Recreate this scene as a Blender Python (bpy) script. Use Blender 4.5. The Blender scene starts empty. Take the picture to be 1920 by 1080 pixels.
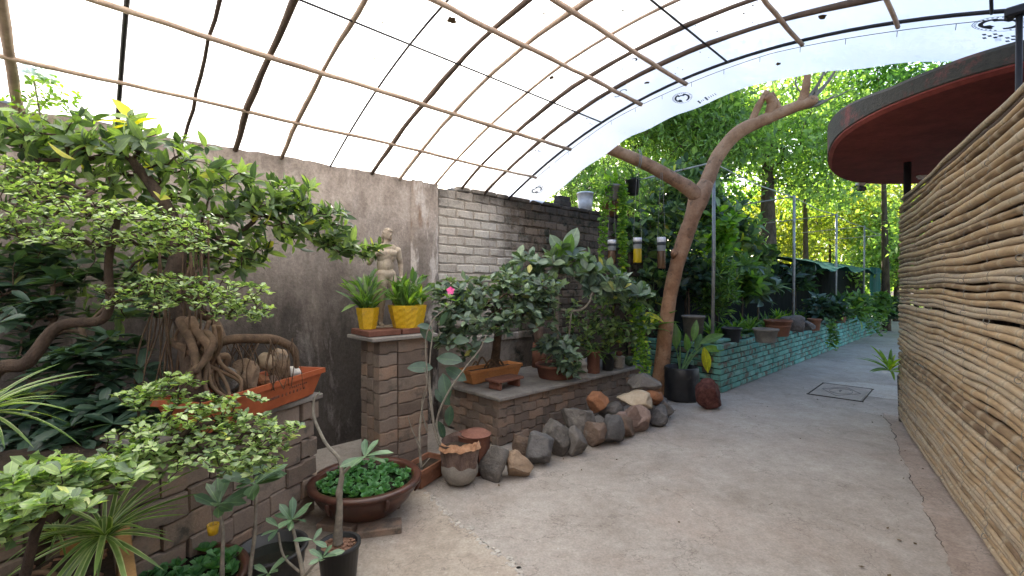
import bpy, bmesh, math, random
import numpy as np
from mathutils import Vector, Matrix, noise

random.seed(7); RNG = np.random.default_rng(7)
SC = bpy.context.scene
COL = SC.collection
PI = math.pi
R = math.radians

# ------------------------------------------------------------------ camera, sky, sun, exposure
F, CX, HY, CH = 860.0, 960.0, 533.0, 1.5          # focal length in photo pixels, principal column, horizon row, eye height
cam = bpy.data.cameras.new('camera'); cam.sensor_width = 36; cam.lens = 36*F/1920
cam.clip_start = .05; cam.clip_end = 400
camo = bpy.data.objects.new('camera', cam); COL.objects.link(camo)
camo.location = (0, 0, CH); camo.rotation_euler = (PI/2-math.atan(7/F), 0, 0)
SC.camera = camo
SUN_EL, SUN_AZ = R(30), R(-5)                      # azimuth from +Y towards +X
world = bpy.data.worlds.new('World'); SC.world = world; world.use_nodes = True
wn = world.node_tree
sky = wn.nodes.new('ShaderNodeTexSky'); sky.sky_type = 'NISHITA'; sky.sun_disc = False
sky.sun_elevation = SUN_EL; sky.sun_rotation = SUN_AZ; sky.air_density = 1.0; sky.dust_density = 2.5
wn.links.new(sky.outputs[0], wn.nodes['Background'].inputs[0]); wn.nodes['Background'].inputs[1].default_value = .15
sl = bpy.data.lights.new('sun', 'SUN'); sl.energy = 5.0; sl.angle = R(.6); sl.color = (1, .93, .82)
so = bpy.data.objects.new('sun', sl); COL.objects.link(so)
sd = Vector((math.sin(SUN_AZ)*math.cos(SUN_EL), math.cos(SUN_AZ)*math.cos(SUN_EL), math.sin(SUN_EL)))
so.rotation_euler = sd.to_track_quat('Z', 'Y').to_euler(); so.location = (0, 0, 12)
vs = SC.view_settings; vs.view_transform = 'Standard'; vs.look = 'None'; vs.gamma = 1; vs.use_curve_mapping = False
vs.exposure = 2.0
cy = SC.cycles; cy.max_bounces = 9; cy.diffuse_bounces = 5; cy.glossy_bounces = 3; cy.transmission_bounces = 6
cy.transparent_max_bounces = 10; cy.use_denoising = True; cy.sample_clamp_indirect = 6
cy.caustics_reflective = False; cy.caustics_refractive = False

# ------------------------------------------------------------------ places
W0 = Vector((-1.5, 4.4, 0)); WD = Vector((.7288, .6847, 0)); WN = Vector((.6847, -.7288, 0))
WANG = math.atan2(WD.y, WD.x)
def W(t, s, z=0): return W0+WD*t+WN*s+Vector((0, 0, z))       # along the garden wall, away from it, up
def P(px, py, Y): return Vector(((px-CX)/F*Y, Y, CH+(HY-py)/F*Y))
def G(px, py, z=0):
    Y = F*(CH-z)/(py-HY); return Vector(((px-CX)/F*Y, Y, z))
def TS(p): q = p-W0; return q.x*WD.x+q.y*WD.y, q.x*WN.x+q.y*WN.y

# ------------------------------------------------------------------ mesh builders
def root_loc(o):
    while o.parent is not None: o = o.parent
    return o.location.copy()
def tag(o, label=None, cat=None, group=None, kind=None):
    for k, v in (('label', label), ('category', cat), ('group', group), ('kind', kind)):
        if v: o[k] = v
    return o
def thing(name, label, cat, loc=(0, 0, 0), group=None, rz=0):
    o = bpy.data.objects.new(name, None); COL.objects.link(o); o.empty_display_size = .1
    o.location = Vector(loc); o.rotation_euler.z = rz
    return tag(o, label, cat, group)
def link(name, me, parent=None):
    o = bpy.data.objects.new(name, me); COL.objects.link(o)
    if parent is not None: o.parent = parent
    return o
def npmesh(name, V, T, UV=None, smooth=True):
    me = bpy.data.meshes.new(name)
    V = np.asarray(V, np.float32); T = np.asarray(T, np.int32); k = T.shape[1]
    me.vertices.add(len(V)); me.vertices.foreach_set('co', V.ravel())
    me.loops.add(T.size); me.loops.foreach_set('vertex_index', T.ravel())
    me.polygons.add(len(T)); me.polygons.foreach_set('loop_start', np.arange(0, T.size, k, dtype=np.int32))
    if smooth: me.polygons.foreach_set('use_smooth', np.ones(len(T), bool))
    if UV is not None:
        l = me.uv_layers.new(name='UVMap'); l.data.foreach_set('uv', np.asarray(UV, np.float32)[T.ravel()].ravel())
    me.update(calc_edges=True); me.validate()
    return me
class MB:
    def __init__(s): s.V = []; s.F = []; s.U = []
    def add(s, vs, fs, uv=None):
        b = len(s.V); s.V += [Vector(v) for v in vs]; s.F += [tuple(i+b for i in f) for f in fs]
        s.U += list(uv) if uv is not None else [(0, 0)]*len(vs); return s
    def box(s, c, size, rz=0, M=None, bev=0):
        x, y, z = size[0]/2, size[1]/2, size[2]/2; b = min(bev, x*.9, y*.9, z*.9)
        M = M or Matrix.Rotation(rz, 3, 'Z'); c = Vector(c)
        if b <= 0:
            v = [(i, j, k) for i in (-x, x) for j in (-y, y) for k in (-z, z)]
            f = [(0, 1, 3, 2), (4, 6, 7, 5), (0, 4, 5, 1), (2, 3, 7, 6), (0, 2, 6, 4), (1, 5, 7, 3)]
        else:
            bm = bmesh.new(); bmesh.ops.create_cube(bm, size=1)
            for q in bm.verts: q.co = Vector((q.co.x*2*x, q.co.y*2*y, q.co.z*2*z))
            bmesh.ops.bevel(bm, geom=list(bm.edges), offset=b, segments=1, affect='EDGES')
            bm.verts.index_update(); v = [q.co.copy() for q in bm.verts]; f = [[q.index for q in g.verts] for g in bm.faces]; bm.free()
        return s.add([M @ Vector(q)+c for q in v], f)
    def tube(s, pts, r, n=8, cap=True, u0=0):
        pts = [Vector(p) for p in pts]; m = len(pts)
        rr = r if isinstance(r, (list, tuple)) else [r]*m
        T = [(pts[min(i+1, m-1)]-pts[max(i-1, 0)]).normalized() for i in range(m)]
        a = T[0].orthogonal().normalized(); vs = []; fs = []; uv = []; L = u0
        for i in range(m):
            if i: L += (pts[i]-pts[i-1]).length
            a = (a-T[i]*a.dot(T[i])); a = a.normalized() if a.length > 1e-6 else T[i].orthogonal().normalized()
            b = T[i].cross(a)
            for k in range(n):
                w = 2*PI*k/n; vs.append(pts[i]+(a*math.cos(w)+b*math.sin(w))*rr[i]); uv.append((L, k/n))
        for i in range(m-1):
            for k in range(n):
                fs.append((i*n+k, i*n+(k+1) % n, (i+1)*n+(k+1) % n, (i+1)*n+k))
        if cap: fs.append(tuple(range(n))[::-1]); fs.append(tuple((m-1)*n+k for k in range(n)))
        return s.add(vs, fs, uv)
    def lathe(s, prof, c=(0, 0, 0), n=24, f=None):
        c = Vector(c); vs = []; fs = []; m = len(prof)
        for i, (r, z) in enumerate(prof):
            for k in range(n):
                w = 2*PI*k/n; q = f(w, z) if f else 1
                vs.append(c+Vector((max(r, 1e-4)*q*math.cos(w), max(r, 1e-4)*q*math.sin(w), z)))
        for i in range(m-1):
            for k in range(n): fs.append((i*n+k, i*n+(k+1) % n, (i+1)*n+(k+1) % n, (i+1)*n+k))
        return s.add(vs, fs)
    def sheet(s, pts, d=(0, 0, -.01)):          # a flat outline with thickness
        n = len(pts); d = Vector(d); p = [Vector(q) for q in pts]
        s.add(p+[q+d for q in p], [tuple(range(n)), tuple(range(2*n-1, n-1, -1))]+[(i, i+n, (i+1) % n+n, (i+1) % n) for i in range(n)])
        return s
    def grid(s, f, nu, nv):
        vs = [f(i/nu, j/nv) for i in range(nu+1) for j in range(nv+1)]
        fs = [(i*(nv+1)+j, (i+1)*(nv+1)+j, (i+1)*(nv+1)+j+1, i*(nv+1)+j+1) for i in range(nu) for j in range(nv)]
        return s.add(vs, fs, [(i/nu, j/nv) for i in range(nu+1) for j in range(nv+1)])
    def build(s, name, mat, parent=None, loc=None, local=False, smooth=False, label=None, cat=None, group=None, kind=None):
        off = Vector((0, 0, 0)) if local else (root_loc(parent) if parent is not None else Vector(loc or (0, 0, 0)))
        me = bpy.data.meshes.new(name); me.from_pydata([tuple(v-off) for v in s.V], [], s.F)
        if smooth: me.polygons.foreach_set('use_smooth', np.ones(len(me.polygons), bool))
        l = me.uv_layers.new(name='UVMap'); li = np.empty(len(me.loops), np.int32); me.loops.foreach_get('vertex_index', li)
        l.data.foreach_set('uv', np.asarray(s.U, np.float32)[li].ravel())
        me.materials.append(mat); me.update()
        o = link(name, me, parent)
        if parent is None and loc is not None: o.location = Vector(loc)
        return tag(o, label, cat, group, kind)
def smooth_path(pts, k=6):
    pts = [Vector(p) for p in pts]; out = []
    for i in range(len(pts)-1):
        a = pts[max(i-1, 0)]; b = pts[i]; c = pts[i+1]; d = pts[min(i+2, len(pts)-1)]
        for j in range(k):
            t = j/k; out.append(.5*((2*b)+(c-a)*t+(2*a-5*b+4*c-d)*t*t+(3*b-a-3*c+d)*t**3))
    return out+[pts[-1]]
def lerp_r(rs, k=6):
    out = []
    for i in range(len(rs)-1): out += [rs[i]+(rs[i+1]-rs[i])*j/k for j in range(k)]
    return out+[rs[-1]]
def nz(p, sc=1., seed=0): return noise.noise(Vector(p)*sc+Vector((seed*7.3, seed*3.1, seed*1.7)))

# ------------------------------------------------------------------ materials
def newmat(name):
    m = bpy.data.materials.new(name); m.use_nodes = True; nt = m.node_tree; nt.nodes.clear()
    out = nt.nodes.new('ShaderNodeOutputMaterial'); return m, nt, out
def nd(nt, t, **k):
    n = nt.nodes.new('ShaderNode'+t)
    for a, b in k.items(): setattr(n, a, b)
    return n
def ramp(nt, fac, stops):
    r = nd(nt, 'ValToRGB'); e = r.color_ramp.elements
    while len(e) < len(stops): e.new(.5)
    for q, (p, c) in zip(e, stops): q.position = p; q.color = (*c, 1) if len(c) == 3 else c
    nt.links.new(fac, r.inputs[0]); return r.outputs[0]
def math_(nt, op, a, b=None, c=None, clamp=False):
    n = nd(nt, 'Math', operation=op); n.use_clamp = clamp
    for i, x in enumerate((a, b, c)):
        if x is None: continue
        if isinstance(x, (int, float)): n.inputs[i].default_value = x
        else: nt.links.new(x, n.inputs[i])
    return n.outputs[0]
def noise_(nt, vec, sc, det=6, rough=.6, dist=0):
    n = nd(nt, 'TexNoise'); n.inputs['Scale'].default_value = sc; n.inputs['Detail'].default_value = det
    n.inputs['Roughness'].default_value = rough; n.inputs['Distortion'].default_value = dist
    nt.links.new(vec, n.inputs['Vector']); return n.outputs[0]
def mixc(nt, fac, a, b, mode='MIX'):
    n = nd(nt, 'Mix', data_type='RGBA', blend_type=mode)
    for x, i in ((fac, 0), (a, 6), (b, 7)):
        if isinstance(x, (int, float)): n.inputs[i].default_value = x
        elif isinstance(x, tuple): n.inputs[i].default_value = (*x, 1) if len(x) == 3 else x
        else: nt.links.new(x, n.inputs[i])
    return n.outputs[2]
def vecmul(nt, v, s):
    n = nd(nt, 'VectorMath', operation='MULTIPLY'); nt.links.new(v, n.inputs[0]); n.inputs[1].default_value = s; return n.outputs[0]
def coords(nt, world=False, rnd=True):
    if world: return nd(nt, 'NewGeometry').outputs['Position']
    c = nd(nt, 'TexCoord').outputs['Object']
    if not rnd: return c
    oi = nd(nt, 'ObjectInfo'); a = nd(nt, 'VectorMath', operation='MULTIPLY_ADD')
    nt.links.new(oi.outputs['Random'], a.inputs[0]); a.inputs[1].default_value = (37, 53, 71); nt.links.new(c, a.inputs[2]); return a.outputs[0]
def bumped(nt, h, strength, dist=.01):
    b = nd(nt, 'Bump'); b.inputs['Strength'].default_value = strength; b.inputs['Distance'].default_value = dist
    nt.links.new(h, b.inputs['Height']); return b.outputs[0]
def pbr(nt, out, col, rough=.8, nrm=None, spec=.3, metal=0, **k):
    p = nd(nt, 'BsdfPrincipled')
    if isinstance(col, tuple): p.inputs['Base Color'].default_value = (*col, 1)
    else: nt.links.new(col, p.inputs['Base Color'])
    if isinstance(rough, (int, float)): p.inputs['Roughness'].default_value = rough
    else: nt.links.new(rough, p.inputs['Roughness'])
    p.inputs['Specular IOR Level'].default_value = spec; p.inputs['Metallic'].default_value = metal
    if nrm is not None: nt.links.new(nrm, p.inputs['Normal'])
    nt.links.new(p.outputs[0], out.inputs[0]); return p
def surf(name, stops, scale=6, rough=.85, bump=.4, bscale=None, bd=.006, rnd=.5, world=False, spec=.25, det=8, metal=0, streak=None, spots=None):
    """worn surface: noise colour ramp, a little of it per object, fine relief, optional stains"""
    m, nt, out = newmat(name); v = coords(nt, world)
    vv = vecmul(nt, v, streak) if streak else v
    f = noise_(nt, vv, scale, det, .65)
    f = math_(nt, 'MULTIPLY_ADD', f, 1.7, -.35, True)
    if rnd and not world:
        oi = nd(nt, 'ObjectInfo').outputs['Random']
        f = math_(nt, 'ADD', math_(nt, 'MULTIPLY', f, 1-rnd), math_(nt, 'MULTIPLY', oi, rnd))
    col = ramp(nt, f, stops)
    if spots:
        sc, lo, hi, c = spots; g = noise_(nt, v, sc, 6, .7); g = nd_map(nt, g, lo, hi); col = mixc(nt, g, col, c)
    fine = noise_(nt, v, (bscale or scale*6), 6, .7)
    col = mixc(nt, .35, col, mixc(nt, 1, col, ramp(nt, fine, [(.3, (.45, .45, .45)), (.7, (1.3, 1.3, 1.3))]), 'MULTIPLY'))
    pbr(nt, out, col, rough, bumped(nt, fine, bump, bd), spec, metal); return m
def nd_map(nt, x, lo, hi):
    n = nd(nt, 'MapRange'); n.clamp = True; n.inputs[1].default_value = lo; n.inputs[2].default_value = hi
    nt.links.new(x, n.inputs[0]); return n.outputs[0]
def plain(name, col, rough=.5, spec=.4, metal=0):
    m, nt, out = newmat(name); v = coords(nt)
    f = noise_(nt, v, 14, 5, .6)
    c = ramp(nt, f, [(.3, tuple(x*.78 for x in col)), (.7, tuple(min(1, x*1.15) for x in col))])
    pbr(nt, out, c, rough, bumped(nt, noise_(nt, v, 60, 3), .12, .003), spec, metal); return m
def leafmat(name, cols, trans=.35, rough=.42, tcol=None, rib=(1.5, 1.5, 1.2), spec=.45, stripe=None):
    """one leaf per mesh island: its own tint, pale midrib, light through the blade"""
    m, nt, out = newmat(name)
    g = nd(nt, 'NewGeometry').outputs['Random Per Island']
    n = len(cols); col = ramp(nt, g, [(.93*(i+.5)/n, c) for i, c in enumerate(cols)]+[(.975, cols[-1]), (1, tuple(min(.6, q*k) for q, k in zip(cols[-1], (2.4, 1.6, .7))))])
    uv = nd(nt, 'UVMap'); sp = nd(nt, 'SeparateXYZ'); nt.links.new(uv.outputs[0], sp.inputs[0])
    ax = math_(nt, 'ABSOLUTE', sp.outputs[0])
    if stripe:
        col = mixc(nt, nd_map(nt, ax, .22, .3), stripe, col) if stripe[0] < 0 else mixc(nt, nd_map(nt, ax, .27, .33), col, stripe)
    else:
        col = mixc(nt, nd_map(nt, ax, .05, .0), col, mixc(nt, 1, col, rib, 'MULTIPLY'))
    pt = noise_(nt, nd(nt, 'NewGeometry').outputs['Position'], 22, 3)
    col = mixc(nt, .5, col, mixc(nt, 1, col, ramp(nt, pt, [(.35, (.6, .6, .6)), (.65, (1.3, 1.3, 1.2))]), 'MULTIPLY'))
    p = nd(nt, 'BsdfPrincipled'); nt.links.new(col, p.inputs['Base Color']); p.inputs['Roughness'].default_value = rough
    p.inputs['Specular IOR Level'].default_value = spec
    t = nd(nt, 'BsdfTranslucent'); tc = mixc(nt, 1, col, tcol or (1.9, 2.1, .55), 'MULTIPLY'); nt.links.new(tc, t.inputs[0])
    mx = nd(nt, 'MixShader'); mx.inputs[0].default_value = trans
    nt.links.new(p.outputs[0], mx.inputs[1]); nt.links.new(t.outputs[0], mx.inputs[2]); nt.links.new(mx.outputs[0], out.inputs[0])
    return m

M = {}
M['soil'] = surf('soil', [(.2, (.025, .018, .013)), (.8, (.085, .06, .042))], 9, .95, 1, 60, .02, 0)
M['paver'] = surf('paver', [(.0, (.115, .085, .07)), (.35, (.18, .138, .112)), (.6, (.235, .185, .152)), (.8, (.28, .19, .138)), (1, (.32, .265, .22))], 7, .92, .7, 90, .005, .62, spots=(6, .54, .7, (.085, .078, .066)))
M['slab'] = surf('slab_stone', [(.2, (.14, .125, .115)), (.8, (.3, .275, .25))], 4, .85, .5, 50, .004, .2)
M['terra'] = surf('terracotta', [(.1, (.158, .068, .043)), (.9, (.300, .140, .082))], 6, .8, .3, 50, .003, .3, spots=(7, .6, .75, (.3, .24, .2)))
M['terra_dull'] = surf('weathered_terracotta', [(.1, (.13, .055, .04)), (.9, (.24, .11, .075))], 6, .85, .4, 60, .004, .3)
M['trough'] = surf('orange_plastic', [(.2, (.314, .076, .031)), (.8, (.413, .115, .046))], 3, .42, .1, 40, .002, .1, spots=(9, .62, .78, (.24, .13, .085)))
M['trough_pale'] = surf('faded_orange_plastic', [(.2, (.42, .17, .06)), (.8, (.55, .25, .1))], 3, .5, .1, 40, .002, .1, spots=(9, .58, .75, (.22, .14, .09)))
M['glaze'] = surf('brown_glazed_clay', [(.2, (.035, .014, .01)), (.8, (.1, .038, .024))], 7, .33, .25, 40, .003, .1, spec=.5)
M['black_pl'] = surf('black_plastic', [(.2, (.012, .012, .013)), (.8, (.035, .035, .037))], 5, .45, .15, 50, .002, .2, spec=.4, spots=(6, .6, .78, (.11, .1, .09)))
M['stonepot'] = surf('grey_stone_pot', [(.2, (.16, .14, .12)), (.8, (.29, .265, .23))], 8, .85, .4, 80, .003, .2)
M['yellow'] = surf('yellow_glaze', [(.2, (.56, .33, .012)), (.8, (.74, .47, .025))], 8, .4, .2, 60, .002, .25, spec=.5, spots=(8, .54, .72, (.36, .24, .07)))
M['statue'] = surf('statue_plaster', [(.15, (.22, .17, .125)), (.8, (.46, .39, .31))], 9, .8, .35, 80, .002, .0, spots=(6, .57, .72, (.16, .12, .09)))
M['tile_red'] = surf('red_tile', [(.2, (.12, .05, .035)), (.8, (.24, .11, .08))], 8, .85, .4, 70, .003, .3)
M['bark'] = surf('bark', [(.2, (.05, .034, .024)), (.8, (.16, .115, .08))], 14, .9, .9, 70, .01, .1, streak=(1, 1, .4))
M['bark_dark'] = surf('dark_bark', [(.2, (.03, .021, .016)), (.8, (.105, .072, .052))], 14, .92, 1, 70, .012, .1, streak=(1, 1, .4))
M['bark_tan'] = surf('smooth_tan_bark', [(.15, (.2, .095, .048)), (.5, (.33, .18, .1)), (.85, (.44, .27, .165))], 5, .75, .55, 45, .006, .0, spots=(7, .57, .68, (.13, .075, .048)))
M['bark_grey'] = surf('grey_bark', [(.2, (.13, .115, .095)), (.8, (.3, .27, .22))], 20, .85, .5, 90, .003, .1)
M['root'] = surf('ficus_root', [(.2, (.056, .036, .024)), (.8, (.184, .120, .076))], 14, .85, .6, 80, .005, .2)
M['husk'] = surf('palm_husk', [(.2, (.09, .06, .05)), (.8, (.24, .17, .14))], 18, .95, 1, 90, .01, .1, streak=(1, 1, .25))
M['husk_cut'] = surf('cut_husk', [(.2, (.3, .15, .08)), (.8, (.55, .33, .2))], 20, .9, .6, 90, .005, .1)
M['dark_metal'] = plain('dark_metal', (.03, .03, .034), .5, .4, .4)
M['galv'] = surf('galvanised_pipe', [(.2, (.24, .24, .23)), (.8, (.42, .42, .4))], 8, .5, .2, 60, .002, .2, metal=.5, spots=(10, .58, .7, (.2, .12, .07)))
M['wood_pole'] = surf('roof_pole_wood', [(.1, (.203, .149, .117)), (.5, (.448, .339, .261)), (.9, (.737, .581, .442))], 4, .85, .5, 40, .004, .35, streak=(1, 1, 1))
M['wood_dark'] = surf('dark_pole_wood', [(.1, (.045, .035, .03)), (.9, (.15, .105, .08))], 4, .85, .5, 40, .004, .35)
M['planter_wood'] = surf('planter_wood', [(.2, (.28, .14, .055)), (.8, (.48, .28, .12))], 5, .7, .4, 60, .003, .2, streak=(1, .15, 1))
M['white_pl'] = plain('white_plastic', (.68, .66, .68), .4, .4)
M['white_paint'] = plain('white_paint', (.7, .7, .66), .5, .4)
M['net'] = plain('green_net', (.008, .1, .08), .7, .2)
M['black_net'] = plain('black_shade_net', (.012, .014, .014), .85, .1)
M['string'] = plain('string', (.25, .24, .22), .8, .2)
M['wire'] = plain('wire', (.05, .05, .055), .5, .3, .6)
M['ink'] = plain('film_ink', (.06, .075, .1), .7, .2)
M['debris'] = plain('dead_leaf', (.12, .085, .05), .9, .1)
M['chips'] = surf('bark_chips', [(.2, (.09, .045, .03)), (.8, (.32, .18, .12))], 40, .9, .8, 90, .01, .3)
M['pink'] = leafmat('pink_petal', [(.75, .1, .36), (.82, .14, .42)], .3, .5, (1.2, 1, 1))
# leaves
M['lf_tea'] = leafmat('small_leaf', [(.123, .185, .099), (.185, .263, .123), (.277, .383, .153), (.366, .474, .211), (.492, .585, .307)], .28, .27, (1.6, 1.9, .5), spec=.7)
M['lf_ficus'] = leafmat('ficus_leaf', [(.041, .074, .044), (.071, .115, .062), (.104, .163, .079), (.149, .226, .098), (.235, .325, .133)], .33, .3)
M['lf_blue'] = leafmat('blue_green_leaf', [(.061, .097, .083), (.086, .132, .109), (.113, .171, .135), (.155, .217, .172), (.176, .244, .164)], .25, .35)
M['lf_dark'] = leafmat('dark_leaf', [(.026, .055, .040), (.040, .079, .057), (.060, .105, .076)], .25, .35)
M['lf_mid'] = leafmat('mid_leaf', [(.054, .110, .041), (.080, .155, .049), (.113, .207, .063), (.159, .259, .071)], .38, .4)
M['lf_bright'] = leafmat('bright_leaf', [(.08, .17, .03), (.12, .23, .035), (.17, .3, .05), (.24, .36, .06)], .45, .4)
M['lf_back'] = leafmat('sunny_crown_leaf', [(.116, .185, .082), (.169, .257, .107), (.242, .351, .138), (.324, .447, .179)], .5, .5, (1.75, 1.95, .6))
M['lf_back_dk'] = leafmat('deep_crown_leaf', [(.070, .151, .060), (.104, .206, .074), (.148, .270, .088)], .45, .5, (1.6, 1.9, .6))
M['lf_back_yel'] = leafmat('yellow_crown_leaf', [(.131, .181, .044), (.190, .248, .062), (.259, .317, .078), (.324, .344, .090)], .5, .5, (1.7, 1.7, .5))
M['lf_adenium'] = leafmat('adenium_leaf', [(.075, .140, .088), (.111, .189, .118), (.147, .238, .147)], .25, .3, rib=(1.9, 1.8, 1.6))
M['lf_spider'] = leafmat('spider_leaf', [(.09, .16, .04), (.12, .2, .05), (.16, .25, .07)], .35, .4, stripe=(.36, .42, .2))
M['lf_grass'] = leafmat('grassy_leaf', [(.07, .14, .04), (.1, .19, .05), (.14, .24, .06)], .35, .4)
M['lf_pistia'] = leafmat('water_lettuce_leaf', [(.067, .179, .072), (.092, .235, .092), (.124, .292, .118)], .3, .5, (1.3, 1.6, .6))
M['lf_yellow'] = leafmat('yellowing_leaf', [(.62, .55, .03), (.55, .55, .04)], .5, .4, (1.8, 1.7, .4))
# special surfaces
def concrete_mat(name, stops, red=0.0):
    m, nt, out = newmat(name); v = coords(nt, True)
    big = noise_(nt, v, .55, 5, .6, .5); mid = noise_(nt, v, 2.6, 8, .7, .3); fine = noise_(nt, v, 70, 4, .7); gr = noise_(nt, v, 16, 8, .75)
    f = math_(nt, 'MULTIPLY_ADD', mid, .8, math_(nt, 'MULTIPLY', big, .55)); f = nd_map(nt, f, .42, .9)
    col = ramp(nt, f, stops)
    col = mixc(nt, math_(nt, 'MULTIPLY', nd_map(nt, noise_(nt, v, 1.1, 6, .65, .8), .5, .7), .35), col, (.37, .29, .245))
    col = mixc(nt, math_(nt, 'MULTIPLY', nd_map(nt, noise_(nt, vecmul(nt, v, (1.3, .8, 1)), 1.7, 8, .75), .56, .74), .4), col, (.46, .43, .39))
    col = mixc(nt, .8, col, mixc(nt, 1, col, ramp(nt, gr, [(.3, (.78, .77, .76)), (.62, (1.12, 1.11, 1.1))]), 'MULTIPLY'))
    col = mixc(nt, .5, col, mixc(nt, 1, col, ramp(nt, fine, [(.3, (.55, .54, .53)), (.7, (1.3, 1.3, 1.28))]), 'MULTIPLY'))
    crk = math_(nt, 'ABSOLUTE', math_(nt, 'SUBTRACT', noise_(nt, v, .9, 9, .62, .4), .5)); col = mixc(nt, math_(nt, 'MULTIPLY', nd_map(nt, crk, .0035, .0008), .55), col, (.12, .1, .085))
    sp = noise_(nt, v, 26, 2, .5); col = mixc(nt, nd_map(nt, sp, .76, .8), col, (.13, .11, .095))
    sp = noise_(nt, v, 33, 2, .5); col = mixc(nt, math_(nt, 'MULTIPLY', nd_map(nt, sp, .74, .78), .7), col, (.58, .56, .52))
    hgt = math_(nt, 'MULTIPLY_ADD', gr, .6, math_(nt, 'MULTIPLY', fine, .5))
    pbr(nt, out, col, .8, bumped(nt, hgt, .45, .006), .3); return m
M['concrete'] = concrete_mat('path_concrete', [(.1, (.25, .217, .188)), (.5, (.325, .29, .258)), (.9, (.395, .363, .33))])
M['cement_tan'] = concrete_mat('tan_cement', [(.1, (.26, .215, .175)), (.5, (.34, .29, .24)), (.9, (.42, .37, .31))])
M['cement_red'] = concrete_mat('reddish_cement', [(.1, (.23, .175, .145)), (.5, (.31, .25, .21)), (.9, (.38, .32, .28))])
M['cement_pale'] = concrete_mat('pale_cement', [(.1, (.36, .33, .29)), (.9, (.46, .43, .39))])
M['dirt_shade_line'] = plain('dirt_shade_line', (.06, .05, .043), .95, .1)  # dark colour standing in for the shade inside cracks and grooves
def plaster_mat(name, pil=False):
    m, nt, out = newmat(name); v = coords(nt, True); st = vecmul(nt, v, (1, 1, .28))
    a = noise_(nt, v, 2.2, 10, .72, .4); b = noise_(nt, st, 5, 8, .7); fine = noise_(nt, v, 38, 6, .75)
    f = nd_map(nt, math_(nt, 'MULTIPLY_ADD', a, .75, math_(nt, 'MULTIPLY', b, .45)), .38, .84)
    col = ramp(nt, f, [(.0, (.16, .131, .112)), (.35, (.29, .243, .213)), (.65, (.42, .36, .32)), (1, (.53, .475, .435))])
    z = nd(nt, 'SeparateXYZ'); nt.links.new(v, z.inputs[0])
    damp_shade = math_(nt, 'MULTIPLY_ADD', noise_(nt, st, 3.2, 7, .7), 1.8, z.outputs[2])       # rising dampness, with the low shade also painted into the plaster
    col = mixc(nt, math_(nt, 'MULTIPLY', nd_map(nt, damp_shade, 3.1, 1.9), .9), col, (.038, .034, .032))
    top = math_(nt, 'MULTIPLY_ADD', noise_(nt, st, 6, 7, .7), .8, z.outputs[2])
    col = mixc(nt, math_(nt, 'MULTIPLY', nd_map(nt, top, 2.88, 3.05), .55), col, (.1, .082, .07))
    if pil:
        col = mixc(nt, nd_map(nt, noise_(nt, st, 9, 5, .6), .5, .6), col, (.5, .45, .42))
        col = mixc(nt, math_(nt, 'MULTIPLY', nd_map(nt, noise_(nt, st, 6.3, 4, .6), .56, .66), .8), col, (.2, .12, .075))
    else:
        col = mixc(nt, math_(nt, 'MULTIPLY', nd_map(nt, noise_(nt, st, 4, 9, .8, .3), .54, .74), .55), col, (.46, .42, .4))
    col = mixc(nt, .6, col, mixc(nt, 1, col, ramp(nt, fine, [(.3, (.5, .5, .5)), (.7, (1.35, 1.35, 1.35))]), 'MULTIPLY'))
    pbr(nt, out, col, .92, bumped(nt, math_(nt, 'MULTIPLY_ADD', a, 1.2, fine), .6, .012), .2); return m
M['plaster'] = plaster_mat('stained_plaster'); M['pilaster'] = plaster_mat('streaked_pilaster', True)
def wallbrick_mat(name='old_wall_brick', dk=1.0):
    m, nt, out = newmat(name); v = coords(nt, True)
    dp = nd(nt, 'VectorMath', operation='DOT_PRODUCT'); nt.links.new(v, dp.inputs[0]); dp.inputs[1].default_value = tuple(WD)
    t = math_(nt, 'SUBTRACT', dp.outputs['Value'], W0.dot(WD))
    z = nd(nt, 'SeparateXYZ'); nt.links.new(v, z.inputs[0])
    oi = nd(nt, 'ObjectInfo').outputs['Random']; a = noise_(nt, v, 4, 8, .7); fine = noise_(nt, v, 45, 6, .7)
    brick = ramp(nt, math_(nt, 'MULTIPLY_ADD', oi, .4, math_(nt, 'MULTIPLY', a, .6)), [(.2, (.06, .048, .038)), (.5, (.14, .106, .08)), (.8, (.24, .18, .135))])
    moss = mixc(nt, nd_map(nt, noise_(nt, v, 7, 7, .75), .5, .62), brick, (.035, .036, .024))
    moss = mixc(nt, math_(nt, 'MULTIPLY', nd_map(nt, noise_(nt, v, 11, 6, .75), .6, .7), .7), moss, (.2, .19, .17))
    wash = ramp(nt, nd_map(nt, math_(nt, 'MULTIPLY_ADD', oi, .25, a), .3, .85), [(.1, (.31, .27, .235)), (.6, (.46, .415, .37)), (1, (.57, .53, .485))])
    wash = mixc(nt, nd_map(nt, noise_(nt, v, 13, 7, .75), .6, .68), wash, (.19, .135, .1))
    edge = math_(nt, 'MULTIPLY_ADD', noise_(nt, v, 2.5, 7, .7), 1.5, t)                     # the whitewash ends in a ragged edge
    col = mixc(nt, nd_map(nt, edge, 2.5, 3.0), wash, moss)
    col = mixc(nt, math_(nt, 'MULTIPLY', nd_map(nt, math_(nt, 'MULTIPLY_ADD', noise_(nt, v, 4, 6, .7), .9, z.outputs[2]), 2.72, 3.05), .8), col, (.045, .036, .03))
    col = mixc(nt, .5, col, mixc(nt, 1, col, ramp(nt, fine, [(.3, (.55, .55, .55)), (.7, (1.3, 1.3, 1.3))]), 'MULTIPLY'))
    if dk < 1: col = mixc(nt, 1, col, (dk, dk*.96, dk*.92), 'MULTIPLY')
    pbr(nt, out, col, .9, bumped(nt, math_(nt, 'MULTIPLY_ADD', a, .6, fine), .7, .008), .2); return m
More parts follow.
